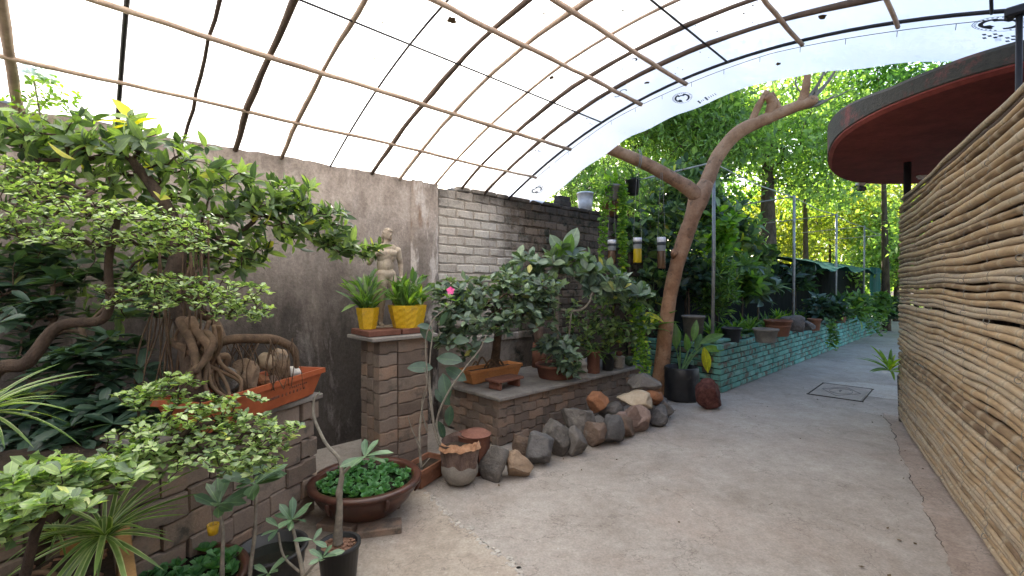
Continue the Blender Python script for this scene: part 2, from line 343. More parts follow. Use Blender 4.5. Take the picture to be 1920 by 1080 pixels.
M['wall_brick'] = wallbrick_mat(); M['wall_joint'] = wallbrick_mat('grimy_joint', .66)
M['mortar'] = surf('old_mortar', [(.2, (.05, .044, .038)), (.8, (.15, .135, .12))], 5, .95, .6, 50, .01, 0, world=True)
M['teal'] = surf('teal_painted_brick', [(0, (.075, .2, .165)), (.35, (.11, .285, .235)), (.65, (.15, .36, .3)), (.85, (.22, .38, .32)), (1, (.28, .32, .26))], 6, .75, .5, 60, .005, .55, spots=(4.5, .49, .6, (.14, .115, .085)))
M['teal_mortar'] = surf('teal_joint', [(.2, (.02, .045, .04)), (.8, (.05, .09, .075))], 6, .9, .5, 50, .006, 0, world=True)
def bamboo_mat():
    m, nt, out = newmat('dry_bamboo'); uv = nd(nt, 'UVMap'); sp = nd(nt, 'SeparateXYZ'); nt.links.new(uv.outputs[0], sp.inputs[0])
    oi = nd(nt, 'ObjectInfo').outputs['Random']; v = coords(nt, True)
    cb = nd(nt, 'CombineXYZ'); nt.links.new(math_(nt, 'MULTIPLY', sp.outputs[0], 1.6), cb.inputs[0]); nt.links.new(math_(nt, 'MULTIPLY', oi, 90), cb.inputs[1]); nt.links.new(math_(nt, 'MULTIPLY', sp.outputs[1], .7), cb.inputs[2])
    a = noise_(nt, cb.outputs[0], 1.6, 6, .65); g = noise_(nt, vecmul(nt, v, (3, 3, 26)), 8, 6, .7); b = noise_(nt, v, 9, 6, .7)
    f = math_(nt, 'MULTIPLY_ADD', oi, .65, math_(nt, 'MULTIPLY_ADD', a, .9, -.32))
    col = ramp(nt, f, [(.05, (.10, .062, .038)), (.28, (.215, .142, .078)), (.5, (.34, .236, .135)), (.72, (.35, .275, .19)), (.92, (.25, .215, .178))])
    seg = math_(nt, 'FRACT', math_(nt, 'ADD', math_(nt, 'DIVIDE', sp.outputs[0], .27), math_(nt, 'MULTIPLY', oi, 7.3)))
    dn = math_(nt, 'ABSOLUTE', math_(nt, 'SUBTRACT', seg, .5))
    col = mixc(nt, math_(nt, 'MULTIPLY', nd_map(nt, dn, .06, .02), .85), col, (.085, .055, .038))
    col = mixc(nt, math_(nt, 'MULTIPLY', nd_map(nt, dn, .16, .05), .4), col, (.5, .42, .3))
    col = mixc(nt, math_(nt, 'MULTIPLY', nd_map(nt, b, .56, .72), .6), col, (.2, .14, .1))
    col = mixc(nt, .55, col, mixc(nt, 1, col, ramp(nt, g, [(.3, (.62, .6, .58)), (.7, (1.22, 1.2, 1.18))]), 'MULTIPLY'))
    pbr(nt, out, col, .55, bumped(nt, g, .25, .003), .35); return m
M['bamboo'] = bamboo_mat()
def film_mat():
    m, nt, out = newmat('white_roof_film'); v = coords(nt, True)
    fold = noise_(nt, vecmul(nt, v, (1, 1, 1)), 2.6, 6, .6, 1.2); dirt = noise_(nt, v, 9, 8, .75)
    col = mixc(nt, math_(nt, 'MULTIPLY', nd_map(nt, dirt, .6, .78), .5), (.81, .81, .80), (.47, .43, .38))
    col = mixc(nt, nd_map(nt, noise_(nt, v, 21, 2, .5), .8, .82), col, (.3, .26, .2))
    nm = bumped(nt, fold, .35, .03)
    t = nd(nt, 'BsdfTranslucent'); nt.links.new(col, t.inputs[0]); nt.links.new(nm, t.inputs[1])
    d = nd(nt, 'BsdfPrincipled'); nt.links.new(col, d.inputs['Base Color']); d.inputs['Roughness'].default_value = .35; nt.links.new(nm, d.inputs['Normal'])
    tr = nd(nt, 'BsdfTransparent'); tr.inputs[0].default_value = (.95, .98, 1, 1)
    a = nd(nt, 'MixShader'); a.inputs[0].default_value = .2; nt.links.new(t.outputs[0], a.inputs[1]); nt.links.new(d.outputs[0], a.inputs[2])
    b = nd(nt, 'MixShader'); b.inputs[0].default_value = .05; nt.links.new(a.outputs[0], b.inputs[1]); nt.links.new(tr.outputs[0], b.inputs[2])
    nt.links.new(b.outputs[0], out.inputs[0]); return m
M['film'] = film_mat()
M['canopy_red'] = surf('red_painted_concrete', [(.2, (.16, .034, .026)), (.8, (.25, .058, .044))], 3, .8, .3, 30, .004, 0)
M['canopy_edge'] = surf('mossy_red_concrete', [(.2, (.17, .055, .047)), (.8, (.27, .1, .085))], 3, .9, .8, 30, .01, 0, spots=(2.6, .34, .46, (.068, .065, .054)))
M['rock_grey'] = surf('grey_rock', [(.15, (.07, .064, .058)), (.85, (.22, .2, .182))], 7, .92, 1, 26, .022, .3, spots=(9, .6, .72, (.24, .22, .19)))
M['rock_blue'] = surf('blue_grey_rock', [(.15, (.065, .063, .064)), (.85, (.19, .182, .178))], 6, .92, 1, 26, .022, .3, spots=(9, .6, .72, (.24, .22, .19)))
M['rock_brown'] = surf('brown_rock', [(.15, (.1, .07, .052)), (.85, (.28, .2, .155))], 6, .92, 1, 26, .022, .3, spots=(9, .6, .72, (.24, .22, .19)))
M['rock_tan'] = surf('tan_rock', [(.15, (.17, .115, .075)), (.85, (.36, .26, .18))], 6, .92, 1, 26, .022, .3, spots=(9, .6, .72, (.24, .22, .19)))
M['rock_pink'] = surf('pinkish_rock', [(.15, (.17, .115, .095)), (.85, (.34, .25, .215))], 6, .92, 1, 26, .022, .3, spots=(9, .6, .72, (.24, .22, .19)))
M['rock_orange'] = surf('orange_rock', [(.15, (.2, .08, .04)), (.85, (.36, .17, .09))], 6, .92, 1, 26, .022, .3, spots=(9, .6, .72, (.24, .22, .19)))
M['rock_pale'] = surf('pale_rock', [(.15, (.3, .22, .14)), (.85, (.5, .42, .32))], 6, .85, .5, 40, .006, .3)
M['rock_lat'] = surf('laterite', [(.15, (.05, .018, .015)), (.85, (.2, .08, .065))], 16, .95, 1, 45, .03, .0)
M['water'] = plain('dark_water', (.012, .014, .01), .06, .5)
def bottle_mat(name, col):
    m, nt, out = newmat(name); p = nd(nt, 'BsdfPrincipled'); p.inputs['Base Color'].default_value = (*col, 1); p.inputs['Roughness'].default_value = .08
    p.inputs['Specular IOR Level'].default_value = .6; t = nd(nt, 'BsdfTransparent'); t.inputs[0].default_value = (.8, .82, .8, 1)
    tl = nd(nt, 'BsdfTranslucent'); tl.inputs[0].default_value = (*col, 1)
    a = nd(nt, 'MixShader'); a.inputs[0].default_value = .45; nt.links.new(p.outputs[0], a.inputs[1]); nt.links.new(tl.outputs[0], a.inputs[2])
    b = nd(nt, 'MixShader'); b.inputs[0].default_value = .25; nt.links.new(a.outputs[0], b.inputs[1]); nt.links.new(t.outputs[0], b.inputs[2]); nt.links.new(b.outputs[0], out.inputs[0]); return m
M['clear'] = bottle_mat('clear_plastic', (.4, .42, .42)); M['yellow_water'] = bottle_mat('yellow_plastic', (.75, .55, .03)); M['brown_fill'] = bottle_mat('brown_fill', (.2, .11, .06))

# ------------------------------------------------------------------ leaves
def leaf_tpl(w=.45, fold=.18, droop=.15, inner=2, peak=.5, sharp=1.0):
    """half-width profile along the blade, gutter fold and droop; triangles"""
    ys = [0]+[(i+1)/(inner+1) for i in range(inner)]+[1]
    def wid(y):
        q = (y/peak*.5) if y < peak else .5+(y-peak)/(1-peak)*.5
        return w*math.sin(PI*q)**sharp
    V = [(0, 0, 0)]; U = [(0, 0)]; T = []
    for y in ys[1:-1]:
        h = wid(y); zz = -droop*y*y
        V += [(-h/2, y, zz+fold*h), (0, y, zz), (h/2, y, zz+fold*h)]; U += [(-.5*h/w, y), (0, y), (.5*h/w, y)]
    V.append((0, 1, -droop)); U.append((0, 1)); e = len(V)-1
    T += [(0, 2, 1), (0, 3, 2)]
    for i in range(inner-1):
        a = 1+3*i; b = a+3
        for j in (0, 1): T += [(a+j, a+j+1, b+j+1), (a+j, b+j+1, b+j)]
    a = 1+3*(inner-1); T += [(a, a+1, e), (a+1, a+2, e)]
    return np.array(V, np.float32), np.array(T, np.int32), np.array(U, np.float32)
TP = dict(oval=leaf_tpl(.55, .16, .12, 2, .6), ovalh=leaf_tpl(.52, .15, .15, 4, .58, .8), lance=leaf_tpl(.34, .2, .2, 2, .45), lanceh=leaf_tpl(.36, .18, .22, 4, .45, .9),
          low=leaf_tpl(.5, .15, .1, 1, .5), slim=leaf_tpl(.2, .2, .2, 1, .5), strip=leaf_tpl(.075, .3, .8, 8, .35, .45), blade=leaf_tpl(.12, .25, .35, 5, .4, .6),
          aden=leaf_tpl(.36, .12, .15, 4, .72, .9), big=leaf_tpl(.5, .12, .12, 6, .5, .7), paddle=leaf_tpl(.34, .2, .25, 6, .5, .8), pist=leaf_tpl(.8, .2, -.25, 3, .75, .6), round=leaf_tpl(.85, .1, .1, 2, .55, .7))
def nrm(a): return a/np.maximum(np.linalg.norm(a, axis=1, keepdims=True), 1e-9)
def leaf_cloud(tpl, pos, yd, up, size):
    V, T, U = TP[tpl]; n = len(pos)
    y = nrm(yd); x = np.cross(y, up); bad = np.linalg.norm(x, axis=1) < 1e-3; x[bad] = (1, 0, 0); x = nrm(x); z = np.cross(x, y)
    s = np.asarray(size, np.float32).reshape(-1, 1, 1)
    co = pos[:, None, :]+s*(x[:, None, :]*V[None, :, 0:1]+y[:, None, :]*V[None, :, 1:2]+z[:, None, :]*V[None, :, 2:3])
    k = len(V); tri = (T[None]+np.arange(n)[:, None, None]*k).reshape(-1, 3)
    return co.reshape(-1, 3), tri, np.tile(U, (n, 1))
def rosette(pos, axis, k, tilt, size, spread=0., jit=.25):
    """k leaves round each point; returns arrays for leaf_cloud"""
    pos = np.asarray(pos, float); axis = nrm(np.asarray(axis, float)); n = len(pos)
    ref = np.tile([0., 0, 1], (n, 1)); ref[np.abs(axis[:, 2]) > .9] = (1, 0, 0)
    u = nrm(np.cross(axis, ref)); v = np.cross(axis, u)
    p = np.repeat(pos, k, 0); a = np.repeat(axis, k, 0); u = np.repeat(u, k, 0); v = np.repeat(v, k, 0)
    j = np.tile(np.arange(k), n); ph = j*2.39996+np.repeat(RNG.random(n)*6.28, k)+RNG.normal(0, .3, n*k)
    th = RNG.uniform(tilt[0], tilt[1], n*k); sz = RNG.uniform(size[0], size[1], n*k)
    y = a*np.cos(th)[:, None]+(u*np.cos(ph)[:, None]+v*np.sin(ph)[:, None])*np.sin(th)[:, None]
    y += RNG.normal(0, jit*.4, y.shape); up = a+RNG.normal(0, jit, a.shape)
    p = p-a*(RNG.random(n*k)*spread)[:, None]
    return p, y, up, sz
def foliage(name, tpl, arr, mat, parent, label=None, kind=None):
    V, T, U = leaf_cloud(tpl, *arr); off = np.array(root_loc(parent)) if parent is not None else 0
    me = npmesh(name, V-off, T, U); me.materials.append(mat); o = link(name, me, parent); return tag(o, label, kind=kind)
def blob_pts(blobs):
    out = []
    for px, py, Y, rx, ry, rz, n in blobs:
        c = np.array(P(px, py, Y)); q = nrm(RNG.normal(size=(n, 3)))*(RNG.random((n, 1))**.45)
        out.append(c+q*np.array([rx*Y/F, rz, ry*Y/F]))
    return np.concatenate(out)
def ball_pts(balls):
    out = []
    for c, r, n in balls:
        q = nrm(RNG.normal(size=(n, 3)))*(RNG.random((n, 1))**.4); out.append(np.array(c)+q*np.array(r))
    return np.concatenate(out)
def grow(trunk, tg, tip=.003, sag=.0, maxr=.03, n=5, exp=2.2, wob=.18):
    """branches from a trunk (list of (point, radius)) out to every target; returns tubes and the shoot directions"""
    nodes = [Vector(p) for p, r in trunk]; par = [-1]+list(range(len(trunk)-1)); base = len(nodes)
    A = np.array([tuple(p) for p in nodes]); d0 = np.min(np.linalg.norm(tg[:, None]-A[None], axis=2), 1)
    order = np.argsort(d0); pts = [np.array(p) for p in A]; ends = {}
    for i in order:
        t = tg[i]; X = np.array(pts); d = np.linalg.norm(X-t, axis=1); d = d+.25*np.maximum(0, X[:, 2]-t[2]); j = int(np.argmin(d))
        L = np.linalg.norm(t-X[j]); prev = j; m = 1 if L < .12 else 2
        for q in range(1, m+1):
            f = q/(m+1); w = X[j]*(1-f)+t*f+RNG.normal(0, wob*L*.35, 3); w[2] += sag*L*math.sin(PI*f)
            pts.append(w); par.append(prev); prev = len(pts)-1
        pts.append(np.array(t)); par.append(prev); ends[i] = len(pts)-1
    cnt = np.zeros(len(pts)); 
    for i in range(len(pts)-1, base-1, -1):
        cnt[i] = max(cnt[i], 1); cnt[par[i]] += cnt[i]
    rad = np.minimum(tip*np.maximum(cnt, 1)**(1/exp), maxr)
    mb = MB()
    for i in range(base, len(pts)):
        a = pts[par[i]]; ra = rad[par[i]] if par[i] >= base else min(trunk[par[i]][1]*.8, rad[i]*1.25)
        if np.linalg.norm(pts[i]-a) < 1e-4: continue
        mb.tube([a, pts[i]], [min(ra, rad[i]*1.5), rad[i]], n if rad[i] > tip*2.5 else 3, cap=False)
    dirs = np.array([pts[ends[i]]-pts[par[ends[i]]] for i in range(len(tg))])
    return mb, nrm(dirs)
def plant(name, label, cat, base, trunk, tg, leaf, bark, group=None, tip=.003, up=.6, maxr=.03, sag=.05, wob=.18, foliage_name='foliage'):
    """trunk: [(point, radius)...]; leaf: dict(tpl,k,tilt,size,mat,spread)"""
    t = thing(name, label, cat, base, group)
    path = smooth_path([p for p, r in trunk], 5); rr = lerp_r([r for p, r in trunk], 5)
    mb = MB(); mb.tube([p+Vector((nz(p, 9), nz(p, 9, 2), 0))*rr[i]*.35 for i, p in enumerate(path)], rr, 9)
    bm, dirs = grow([(p, r) for p, r in zip(path, rr)][len(path)//4:], tg, tip, sag, maxr, wob=wob)
    b0 = len(mb.V); mb.V += bm.V; mb.U += bm.U; mb.F += [tuple(i+b0 for i in f) for f in bm.F]; mb.build('trunk', bark, t, smooth=True)
    ax = dirs*(1-up)+np.array([0, 0, up])
    foliage(foliage_name, leaf['tpl'], rosette(tg, ax, leaf['k'], leaf['tilt'], leaf['size'], leaf.get('spread', 0), leaf.get('jit', .25)), leaf['mat'], t)
    return t
M['white_stone'] = surf('white_pebble', [(.15, (.5, .47, .43)), (.85, (.66, .63, .58))], 9, .7, .2, 60, .003, 0)
# ------------------------------------------------------------------ ground
mb = MB(); mb.sheet([(-70, -40, -.03), (90, -40, -.03), (90, 130, -.03), (-70, 130, -.03)], (0, 0, -.5)); mb.build('ground', M['soil'], kind='structure')
mb = MB(); mb.sheet([W(-9, -.1), W(23, -.1), W(23, 3.9), W(23, 5.5), W(-9, 9)], (0, 0, -.028)); mb.build('path', M['concrete'], kind='structure')
def ragged(pts, amp=.012, step=.05, seed=0):
    out = []
    for a, b in zip(pts[:-1], pts[1:]):
        a = Vector(a); b = Vector(b); m = max(1, int((b-a).length/step)); nn = Vector((-(b-a).y, (b-a).x, 0)).normalized()
        for i in range(m): p = a+(b-a)*i/m; out.append(p+nn*(nz(p, 6, seed)*amp*1.5+nz(p, 22, seed)*amp))
    return out+[Vector(pts[-1])]
up4 = Vector((0, 0, .004))
jl = ragged([G(800, 925), G(835, 965), G(905, 1020), G(985, 1080), (.12, 1.9, 0), (.35, 1.0, 0)], .015, .04, 3)
mb = MB(); mb.sheet([p+up4 for p in jl]+[Vector((-3, 1.0, .004)), W(-2, .2, .004), W(-.9, .2, .004), W(.0, .9, .004)], (0, 0, -.003)); mb.build('cement_apron', M['cement_tan'], kind='structure')
mb = MB()                                             # crumbled ridge along the joint
for p in jl:
    for q in range(2):
        c = p+Vector((random.uniform(-.02, .02), random.uniform(-.02, .02), .003)); r = random.uniform(.006, .02)
        mb.box(c, (r*2, r*1.6, .008), random.uniform(0, 3), bev=.003)
mb.build('joint_ridge', M['cement_pale'], kind='structure')
fl = ragged([G(1652, 775), G(1672, 800), G(1690, 845), G(1712, 900), G(1742, 965), G(1772, 1035), G(1790, 1080), (1.75, 1.6, 0), (1.3, .9, 0)], .018, .035, 5)
mb = MB(); mb.sheet([p+up4 for p in fl]+[Vector((2.2, .9, .004)), Vector((4.55, 4.75, .004))], (0, 0, -.003)); mb.build('fence_footing', M['cement_red'], kind='structure')
mb = MB()
for i in range(len(fl)-1):
    a, b = fl[i]+up4*1.6, fl[i+1]+up4*1.6; w = .0012+.004*max(0, nz(a, 5, 8)); k = (b-a).orthogonal().normalized(); k.z = 0; k = Vector((-(b-a).y, (b-a).x, 0)).normalized()
    if nz(a, 2.3, 4) < .08: mb.add([a-k*w, a+k*w, b+k*w, b-k*w], [(0, 1, 2, 3)])
mb.build('crack', M['dirt_shade_line'], kind='structure')  # flat strip, the shade of the crack's depth painted dark
pc = G(1578, 735)
mb = MB(); ring = [pc+Vector((.55, .1, .003))+Vector((math.cos(w), math.sin(w), 0))*(.5+.16*nz((math.cos(w)*2, math.sin(w)*2, 1), 1, 2))*(1 if 1 else 0) for w in np.linspace(0, 2*PI, 40)[:-1]]
mb.sheet(ring, (0, 0, -.002)); mb.build('cement_patch', M['cement_pale'], kind='structure')
# manhole cover set in the path
t = thing('manhole_cover', 'square concrete manhole cover set flush in the path', 'manhole cover', pc, rz=R(45.5))
mb = MB(); mb.box((0, 0, .004), (.93, .56, .008), bev=.003); mb.build('cover_plate', M['concrete'], t, local=True)
for c, s in (((-.485, 0, .005), (.022, .62, .008)), ((.485, 0, .005), (.022, .62, .008)), ((0, .298, .005), (.94, .012, .007)), ((0, -.298, .005), (.94, .012, .007))):
    mb = MB(); mb.box(c, s); mb.build('joint_groove', M['dirt_shade_line'], t, local=True)
mb = MB(); k = [Vector((.36, 0, .0095)), Vector((0, .22, .0095)), Vector((-.36, 0, .0095)), Vector((0, -.22, .0095))]
for i in range(4): mb.tube([k[i], k[(i+1) % 4]], .004, 4)
mb.tube([Vector((.2*math.cos(w), .13*math.sin(w), .0095)) for w in np.linspace(0, 2*PI, 25)], .004, 4); mb.tube([(-.06, 0, .01), (0, .02, .018), (.06, 0, .01)], .006, 5)
mb.build('incised_pattern', M['slab'], t, local=True)
mb = MB()
for i in range(46):
    p = W(random.uniform(-.9, 4.4), 0, .006)+WN*(random.choice((1.15, 1.3, 1.0, 3.6))+abs(random.gauss(0, .16)))+Vector((0, 0, 0)); a = random.uniform(0, 6.3); L = random.uniform(.015, .035); d = Vector((math.cos(a), math.sin(a), 0)); k = Vector((-d.y, d.x, .3))*L*.3
    mb.add([p, p+d*L*.5+k, p+d*L+Vector((0, 0, .006)), p+d*L*.5-k*.8+Vector((0, 0, .004))], [(0, 1, 2, 3)])
mb.build('fallen_leaves', M['debris'], kind='stuff', label='dry fallen leaves gathered along the edges of the path', cat='leaves')
# litter on the path
mb = MB()
for i in range(60):
    p = W(random.uniform(-2.2, 6), random.uniform(1.5, 4.2), .006)
    if random.random() < .7: mb.box(p, (random.uniform(.006, .02), random.uniform(.004, .012), .004), random.uniform(0, 3))
    else: mb.tube([p, p+Vector((random.uniform(-.06, .06), random.uniform(-.04, .04), .002))], .0012, 4)
mb.build('litter', M['debris'], kind='stuff')

# ------------------------------------------------------------------ bricks and pavers
def outline(L, H, d, flip):
    o = [(0, 0), (.45*L, 0), (.55*L, d), (L, d), (L, H+d), (.55*L, H+d), (.45*L, H), (0, H)]
    return o if not flip else [(L-x, z) for x, z in o][::-1]
def brick_mesh(name, L, H, D, mat, wave=0, flip=False, seed=0, ch=.007, jit=.0025):
    rr = random.Random(seed); o = outline(L, H, wave, flip) if wave else [(0, 0), (L, 0), (L, H), (0, H)]
    o = [(x+rr.uniform(-jit, jit), z+rr.uniform(-jit, jit)) for x, z in o]; n = len(o); cx, cz = L/2, H/2+wave/2
    ins = [(cx+(x-cx)*(1-2*ch/L), cz+(z-cz)*(1-2*ch/H)) for x, z in o]; py = rr.uniform(-jit, jit)
    V = [(x, py+rr.uniform(-.001, .001), z) for x, z in ins]+[(x, ch, z) for x, z in o]+[(x, D, z) for x, z in o]
    Fc = [tuple(range(n))]+[(i, i+n, (i+1) % n+n, (i+1) % n) for i in range(n)]+[(i+n, i+2*n, (i+1) % n+2*n, (i+1) % n+n) for i in range(n)]
    me = bpy.data.meshes.new(name); me.from_pydata(V, [], Fc); me.materials.append(mat); me.update(); return me
def brick_run(parent, org, dx, length, rows, L, H, gap, D, mat, bond=True, wave=0, z0=0, skip=None, jit=.0025, proud=.006, maxp=10**9, row_order=None, ch=.007, phase=0):
    """courses of bricks along DX; every brick an object sharing one of a few meshes; those past MAXP joined"""
    ang = math.atan2(dx.y, dx.x); ml = {f: [brick_mesh('brick', L-gap, H-gap, D, mat, wave, f, s+10*f, ch, jit) for s in range(4)] for f in (False, True)}
    pr = root_loc(parent); items = []
    for r in range(rows):
        off = -(L/2 if bond and (r+phase) % 2 else 0); x = off
        while x < length-.02:
            a, b = max(x, 0), min(x+L, length)
            if b-a > .03 and not (skip and skip(a, r)): items.append((a, b, r, x))
            x += L
    if len(items) > maxp: items.sort(key=lambda q: q[0])
    for a, b, r, x in items[:maxp]:
        me = random.choice(ml[bool(bond and (r+phase) % 2)]); o = link('brick', me, parent)
        o.location = org+dx*a+Vector((0, 0, z0+r*H+random.uniform(-.001, .001)))+Vector((dx.y, -dx.x, 0))*random.uniform(0, proud)-pr
        o.rotation_euler = (random.uniform(-.008, .008), random.uniform(-.008, .008), ang+random.uniform(-.012, .012)); o.scale.x = (b-a)/L
    if len(items) > maxp:
        mb = MB(); inn = Vector((-dx.y, dx.x, 0))
        for a, b, r, x in items[maxp:]:
            mb.box(org+dx*((a+b-gap)/2)+inn*(D/2-random.uniform(0, proud))+Vector((0, 0, z0+r*H+(H-gap)/2)), (b-a-gap, D, H-gap), ang, bev=.006)
        mb.build('brickwork', mat, parent, kind='stuff')

# ------------------------------------------------------------------ garden wall
t = thing('plaster_wall', 'tall stained grey plaster garden wall behind the bonsai trees', 'wall', W(-2.5, -.12))
mb = MB()
def top_z(tt): return 2.6+(.16 if tt < -2.15 else 0)*min(1, (-2.15-tt)*4)+.02*nz((tt*3, 0, 0), 1, 3)+.012*nz((tt*14, 0, 0), 1, 4)
mb.grid(lambda u, v: W(-6+6.75*u, .008*nz((u*30, v*12, 0), 1, 1), v*top_z(-6+6.75*u)), 110, 14)
mb.grid(lambda u, v: W(-6+6.75*u, .008*nz((u*30, 12, 0), 1, 1)*(1-v)-.22*v, top_z(-6+6.75*u)+.01*nz((u*60, v*3, 0), 1, 6)*v), 110, 2)
mb.grid(lambda u, v: W(-6+6.75*u, -.22, v*top_z(-6+6.75*u)), 110, 1)
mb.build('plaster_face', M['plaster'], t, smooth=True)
mb = MB(); mb.grid(lambda u, v: W(.6+.34*u, .05*min(1, 12*u, 12*(1-u))+.006*nz((u*4, v*9, 2), 1, 5), 2.58*v), 14, 16)
mb.grid(lambda u, v: W(.6+.34*u, .05*(1-v)-.22*v, 2.58+.012*nz((u*9, v*3, 0), 1, 2)), 8, 1); mb.build('pilaster', M['pilaster'], t, smooth=True)
t = thing('brick_wall', 'old brick garden wall, whitewashed at one end and mossy black at the other', 'wall', W(2.8, -.12))
mb = MB(); c0 = W(.9, -.007); c1 = W(5.6, -.007); mb.sheet([c0, c1, W(5.6, -.22), W(.9, -.22)], (0, 0, 2.56)); mb.build('mortar', M['wall_joint'], t)
brick_run(t, W(.95, 0), WD, 4.6, 17, .245, .104, .009, .05, M['wall_brick'], z0=.80, jit=.011, proud=.009, maxp=300+90, ch=.012, skip=lambda a, r: a > 3.4 and r < 5)
mb = MB()                                               # loose coping
for i in range(22):
    a = 1.3+i*.2; mb.box(W(a+random.uniform(-.02, .02), -.11, 2.59+random.uniform(-.008, .008)), (.19, .25, .055), WANG+random.uniform(-.05, .05), bev=.012)
mb.build('coping', M['wall_brick'], t)
t = thing('loose_brick', 'two loose old bricks lying on top of the mossy wall', 'brick', W(3.2, -.1, 2.618))
mb = MB(); mb.box(W(3.15, -.1, 2.66), (.26, .14, .08), WANG+.1, bev=.008); mb.box(W(3.17, -.12, 2.735), (.22, .12, .07), WANG-.15, bev=.008); mb.build('loose_bricks', M['wall_brick'], t)
t = thing('bucket', 'white plastic bucket standing on the mossy wall top', 'bucket', W(3.68, -.1, 2.618))
mb = MB(); mb.lathe([(.0, 0), (.1, 0), (.112, .13), (.122, .25), (.128, .25), (.128, .275), (.118, .275), (.105, .06), (0, .05)], (0, 0, 0), 26); mb.build('bucket_body', M['white_pl'], t, local=True, smooth=True)
mb = MB(); mb.tube([Vector((.13*math.cos(w), .03-.06*math.sin(w), .255-.16*math.sin(w))) for w in np.linspace(0, PI, 12)], .003, 5); mb.build('handle', M['wire'], t, local=True)
# far boundary, draped with dark shade cloth
t = thing('boundary_wall', 'long dark boundary wall draped in black shade cloth behind the raised bed', 'wall', W(14, -.12))
mb = MB(); mb.sheet([W(5.61, -.02), W(24, -.02), W(24, -.25), W(5.61, -.25)], (0, 0, 2.03)); mb.build('wall_core', M['mortar'], t)
mb = MB(); mb.grid(lambda u, v: W(5.65+18*u, .03+.05*abs(nz((u*60, v*1.5, 0), 1, 2)), 2.1*v+(.05*nz((u*40, 0, 0), 1, 3) if v > .9 else 0)), 160, 8); mb.build('shade_cloth', M['black_net'], t, smooth=True)

# ------------------------------------------------------------------ arched film roof
AS = np.array([-.1, 0, .4225, .9566, 1.42, 1.854, 2.284, 2.68, 3.205, 3.774, 4.275, 4.8, 5.3]); AZ = np.array([2.53, 2.585, 2.80, 3.02, 3.175, 3.275, 3.33, 3.35, 3.315, 3.225, 3.08, 2.87, 2.6])
pf = np.polyfit(AS, AZ, 5)
def az(s): return float(np.polyval(pf, s))
t = thing('film_roof', 'arched roof of thin wooden poles under white plastic film', 'roof', W(0, 2.4, 0))
RIBS = [(-4.2, .02, 0), (-3.6, .02, 1), (-3.1, .02, 0), (-2.62, .02, 1), (-2.2, .03, 0), (-1.73, .017, 2), (-1.35, .013, 1), (-1.0, .024, 1), (-.65, .019, 0), (-.24, .010, 2), (.165, .025, 1), (.487, .021, 0), (.918, .015, 0), (1.238, .019, 1), (1.602, .022, 1)]
WM = [M['wood_pole'], M['wood_dark'], M['dark_metal']]
for i, (tt, r, k) in enumerate(RIBS):
    pts = []; rs = []
    for s in np.linspace(0, 5.25, 36):
        wv = 0 if k == 2 else .035*nz((s*1.3, tt*9, 0), 1, 4)+.012*nz((s*5, tt*9, 1), 1, 4)
        pts.append(W(tt+wv, s, az(s)+(wv*.3))); rs.append(r*.84*(1+(0 if k == 2 else .35*nz((s*2.2, tt*5, 3), 1, 2)+.15*nz((s*9, tt, 3), 1, 2))))
    mb = MB(); mb.tube(pts, rs, 8); mb.build('rib', WM[k], t, smooth=True)
mb = MB(); mb.tube([W(2.01, s, az(s)) for s in np.linspace(-.02, 5.25, 40)], .0125, 8); mb.build('end_rib', M['dark_metal'], t, smooth=True)
for s, r, k, e in ((.42, .016, 0, 2.06), (.955, .021, 0, 2.05), (1.42, .008, 2, 2.0), (1.855, .021, 0, 2.04), (2.285, .021, 0, 2.06), (2.68, .009, 2, 2.0), (3.2, .02, 0, 2.03), (3.77, .014, 0, 2.03), (4.19, .01, 2, 2.0), (4.75, .02, 0, 2.0)):
    pts = []; rs = []
    for tt in np.linspace(-4.4, e, 44):
        wv = 0 if k == 2 else .018*nz((tt*1.2, s*7, 0), 1, 5)+.006*nz((tt*6, s*7, 0), 1, 5)
        pts.append(W(tt, s+wv, az(s)-r*1.4+wv*.5)); rs.append(r*.86*(1+(0 if k == 2 else .22*nz((tt*2, s, 1), 1, 7)+.12*nz((tt*11, s, 1), 1, 7))))
    mb = MB(); mb.tube(pts, rs, 8); mb.build('purlin', WM[k], t, smooth=True)
def fz(tt, s):
    o = max(0, tt-2.01); tug = .018*abs(math.sin((tt*2.7)))*0+.02*nz((tt*2.2, s*2.4, 0), 1, 3)
    return az(s)+.035+tug*(1+2*o)-(.09 if s < 3 else max(.03, .09-.08*(s-3)))*o+(.012*nz((s*2, tt, 4), 1, 2)*o*3)
def fedge(s): return 2.6+.02*nz((s*1.1, 0, 0), 1, 6)+(.34 if s > 2.9 else 0)*min(1, (s-2.9))
mb = MB(); mb.grid(lambda u, v: W(-4.4+(fedge(5.35*v-.05)+4.4)*u, 5.35*v-.05, fz(-4.4+(fedge(5.35*v-.05)+4.4)*u, 5.35*v-.05)), 120, 70); mb.build('film', M['film'], t, smooth=True)
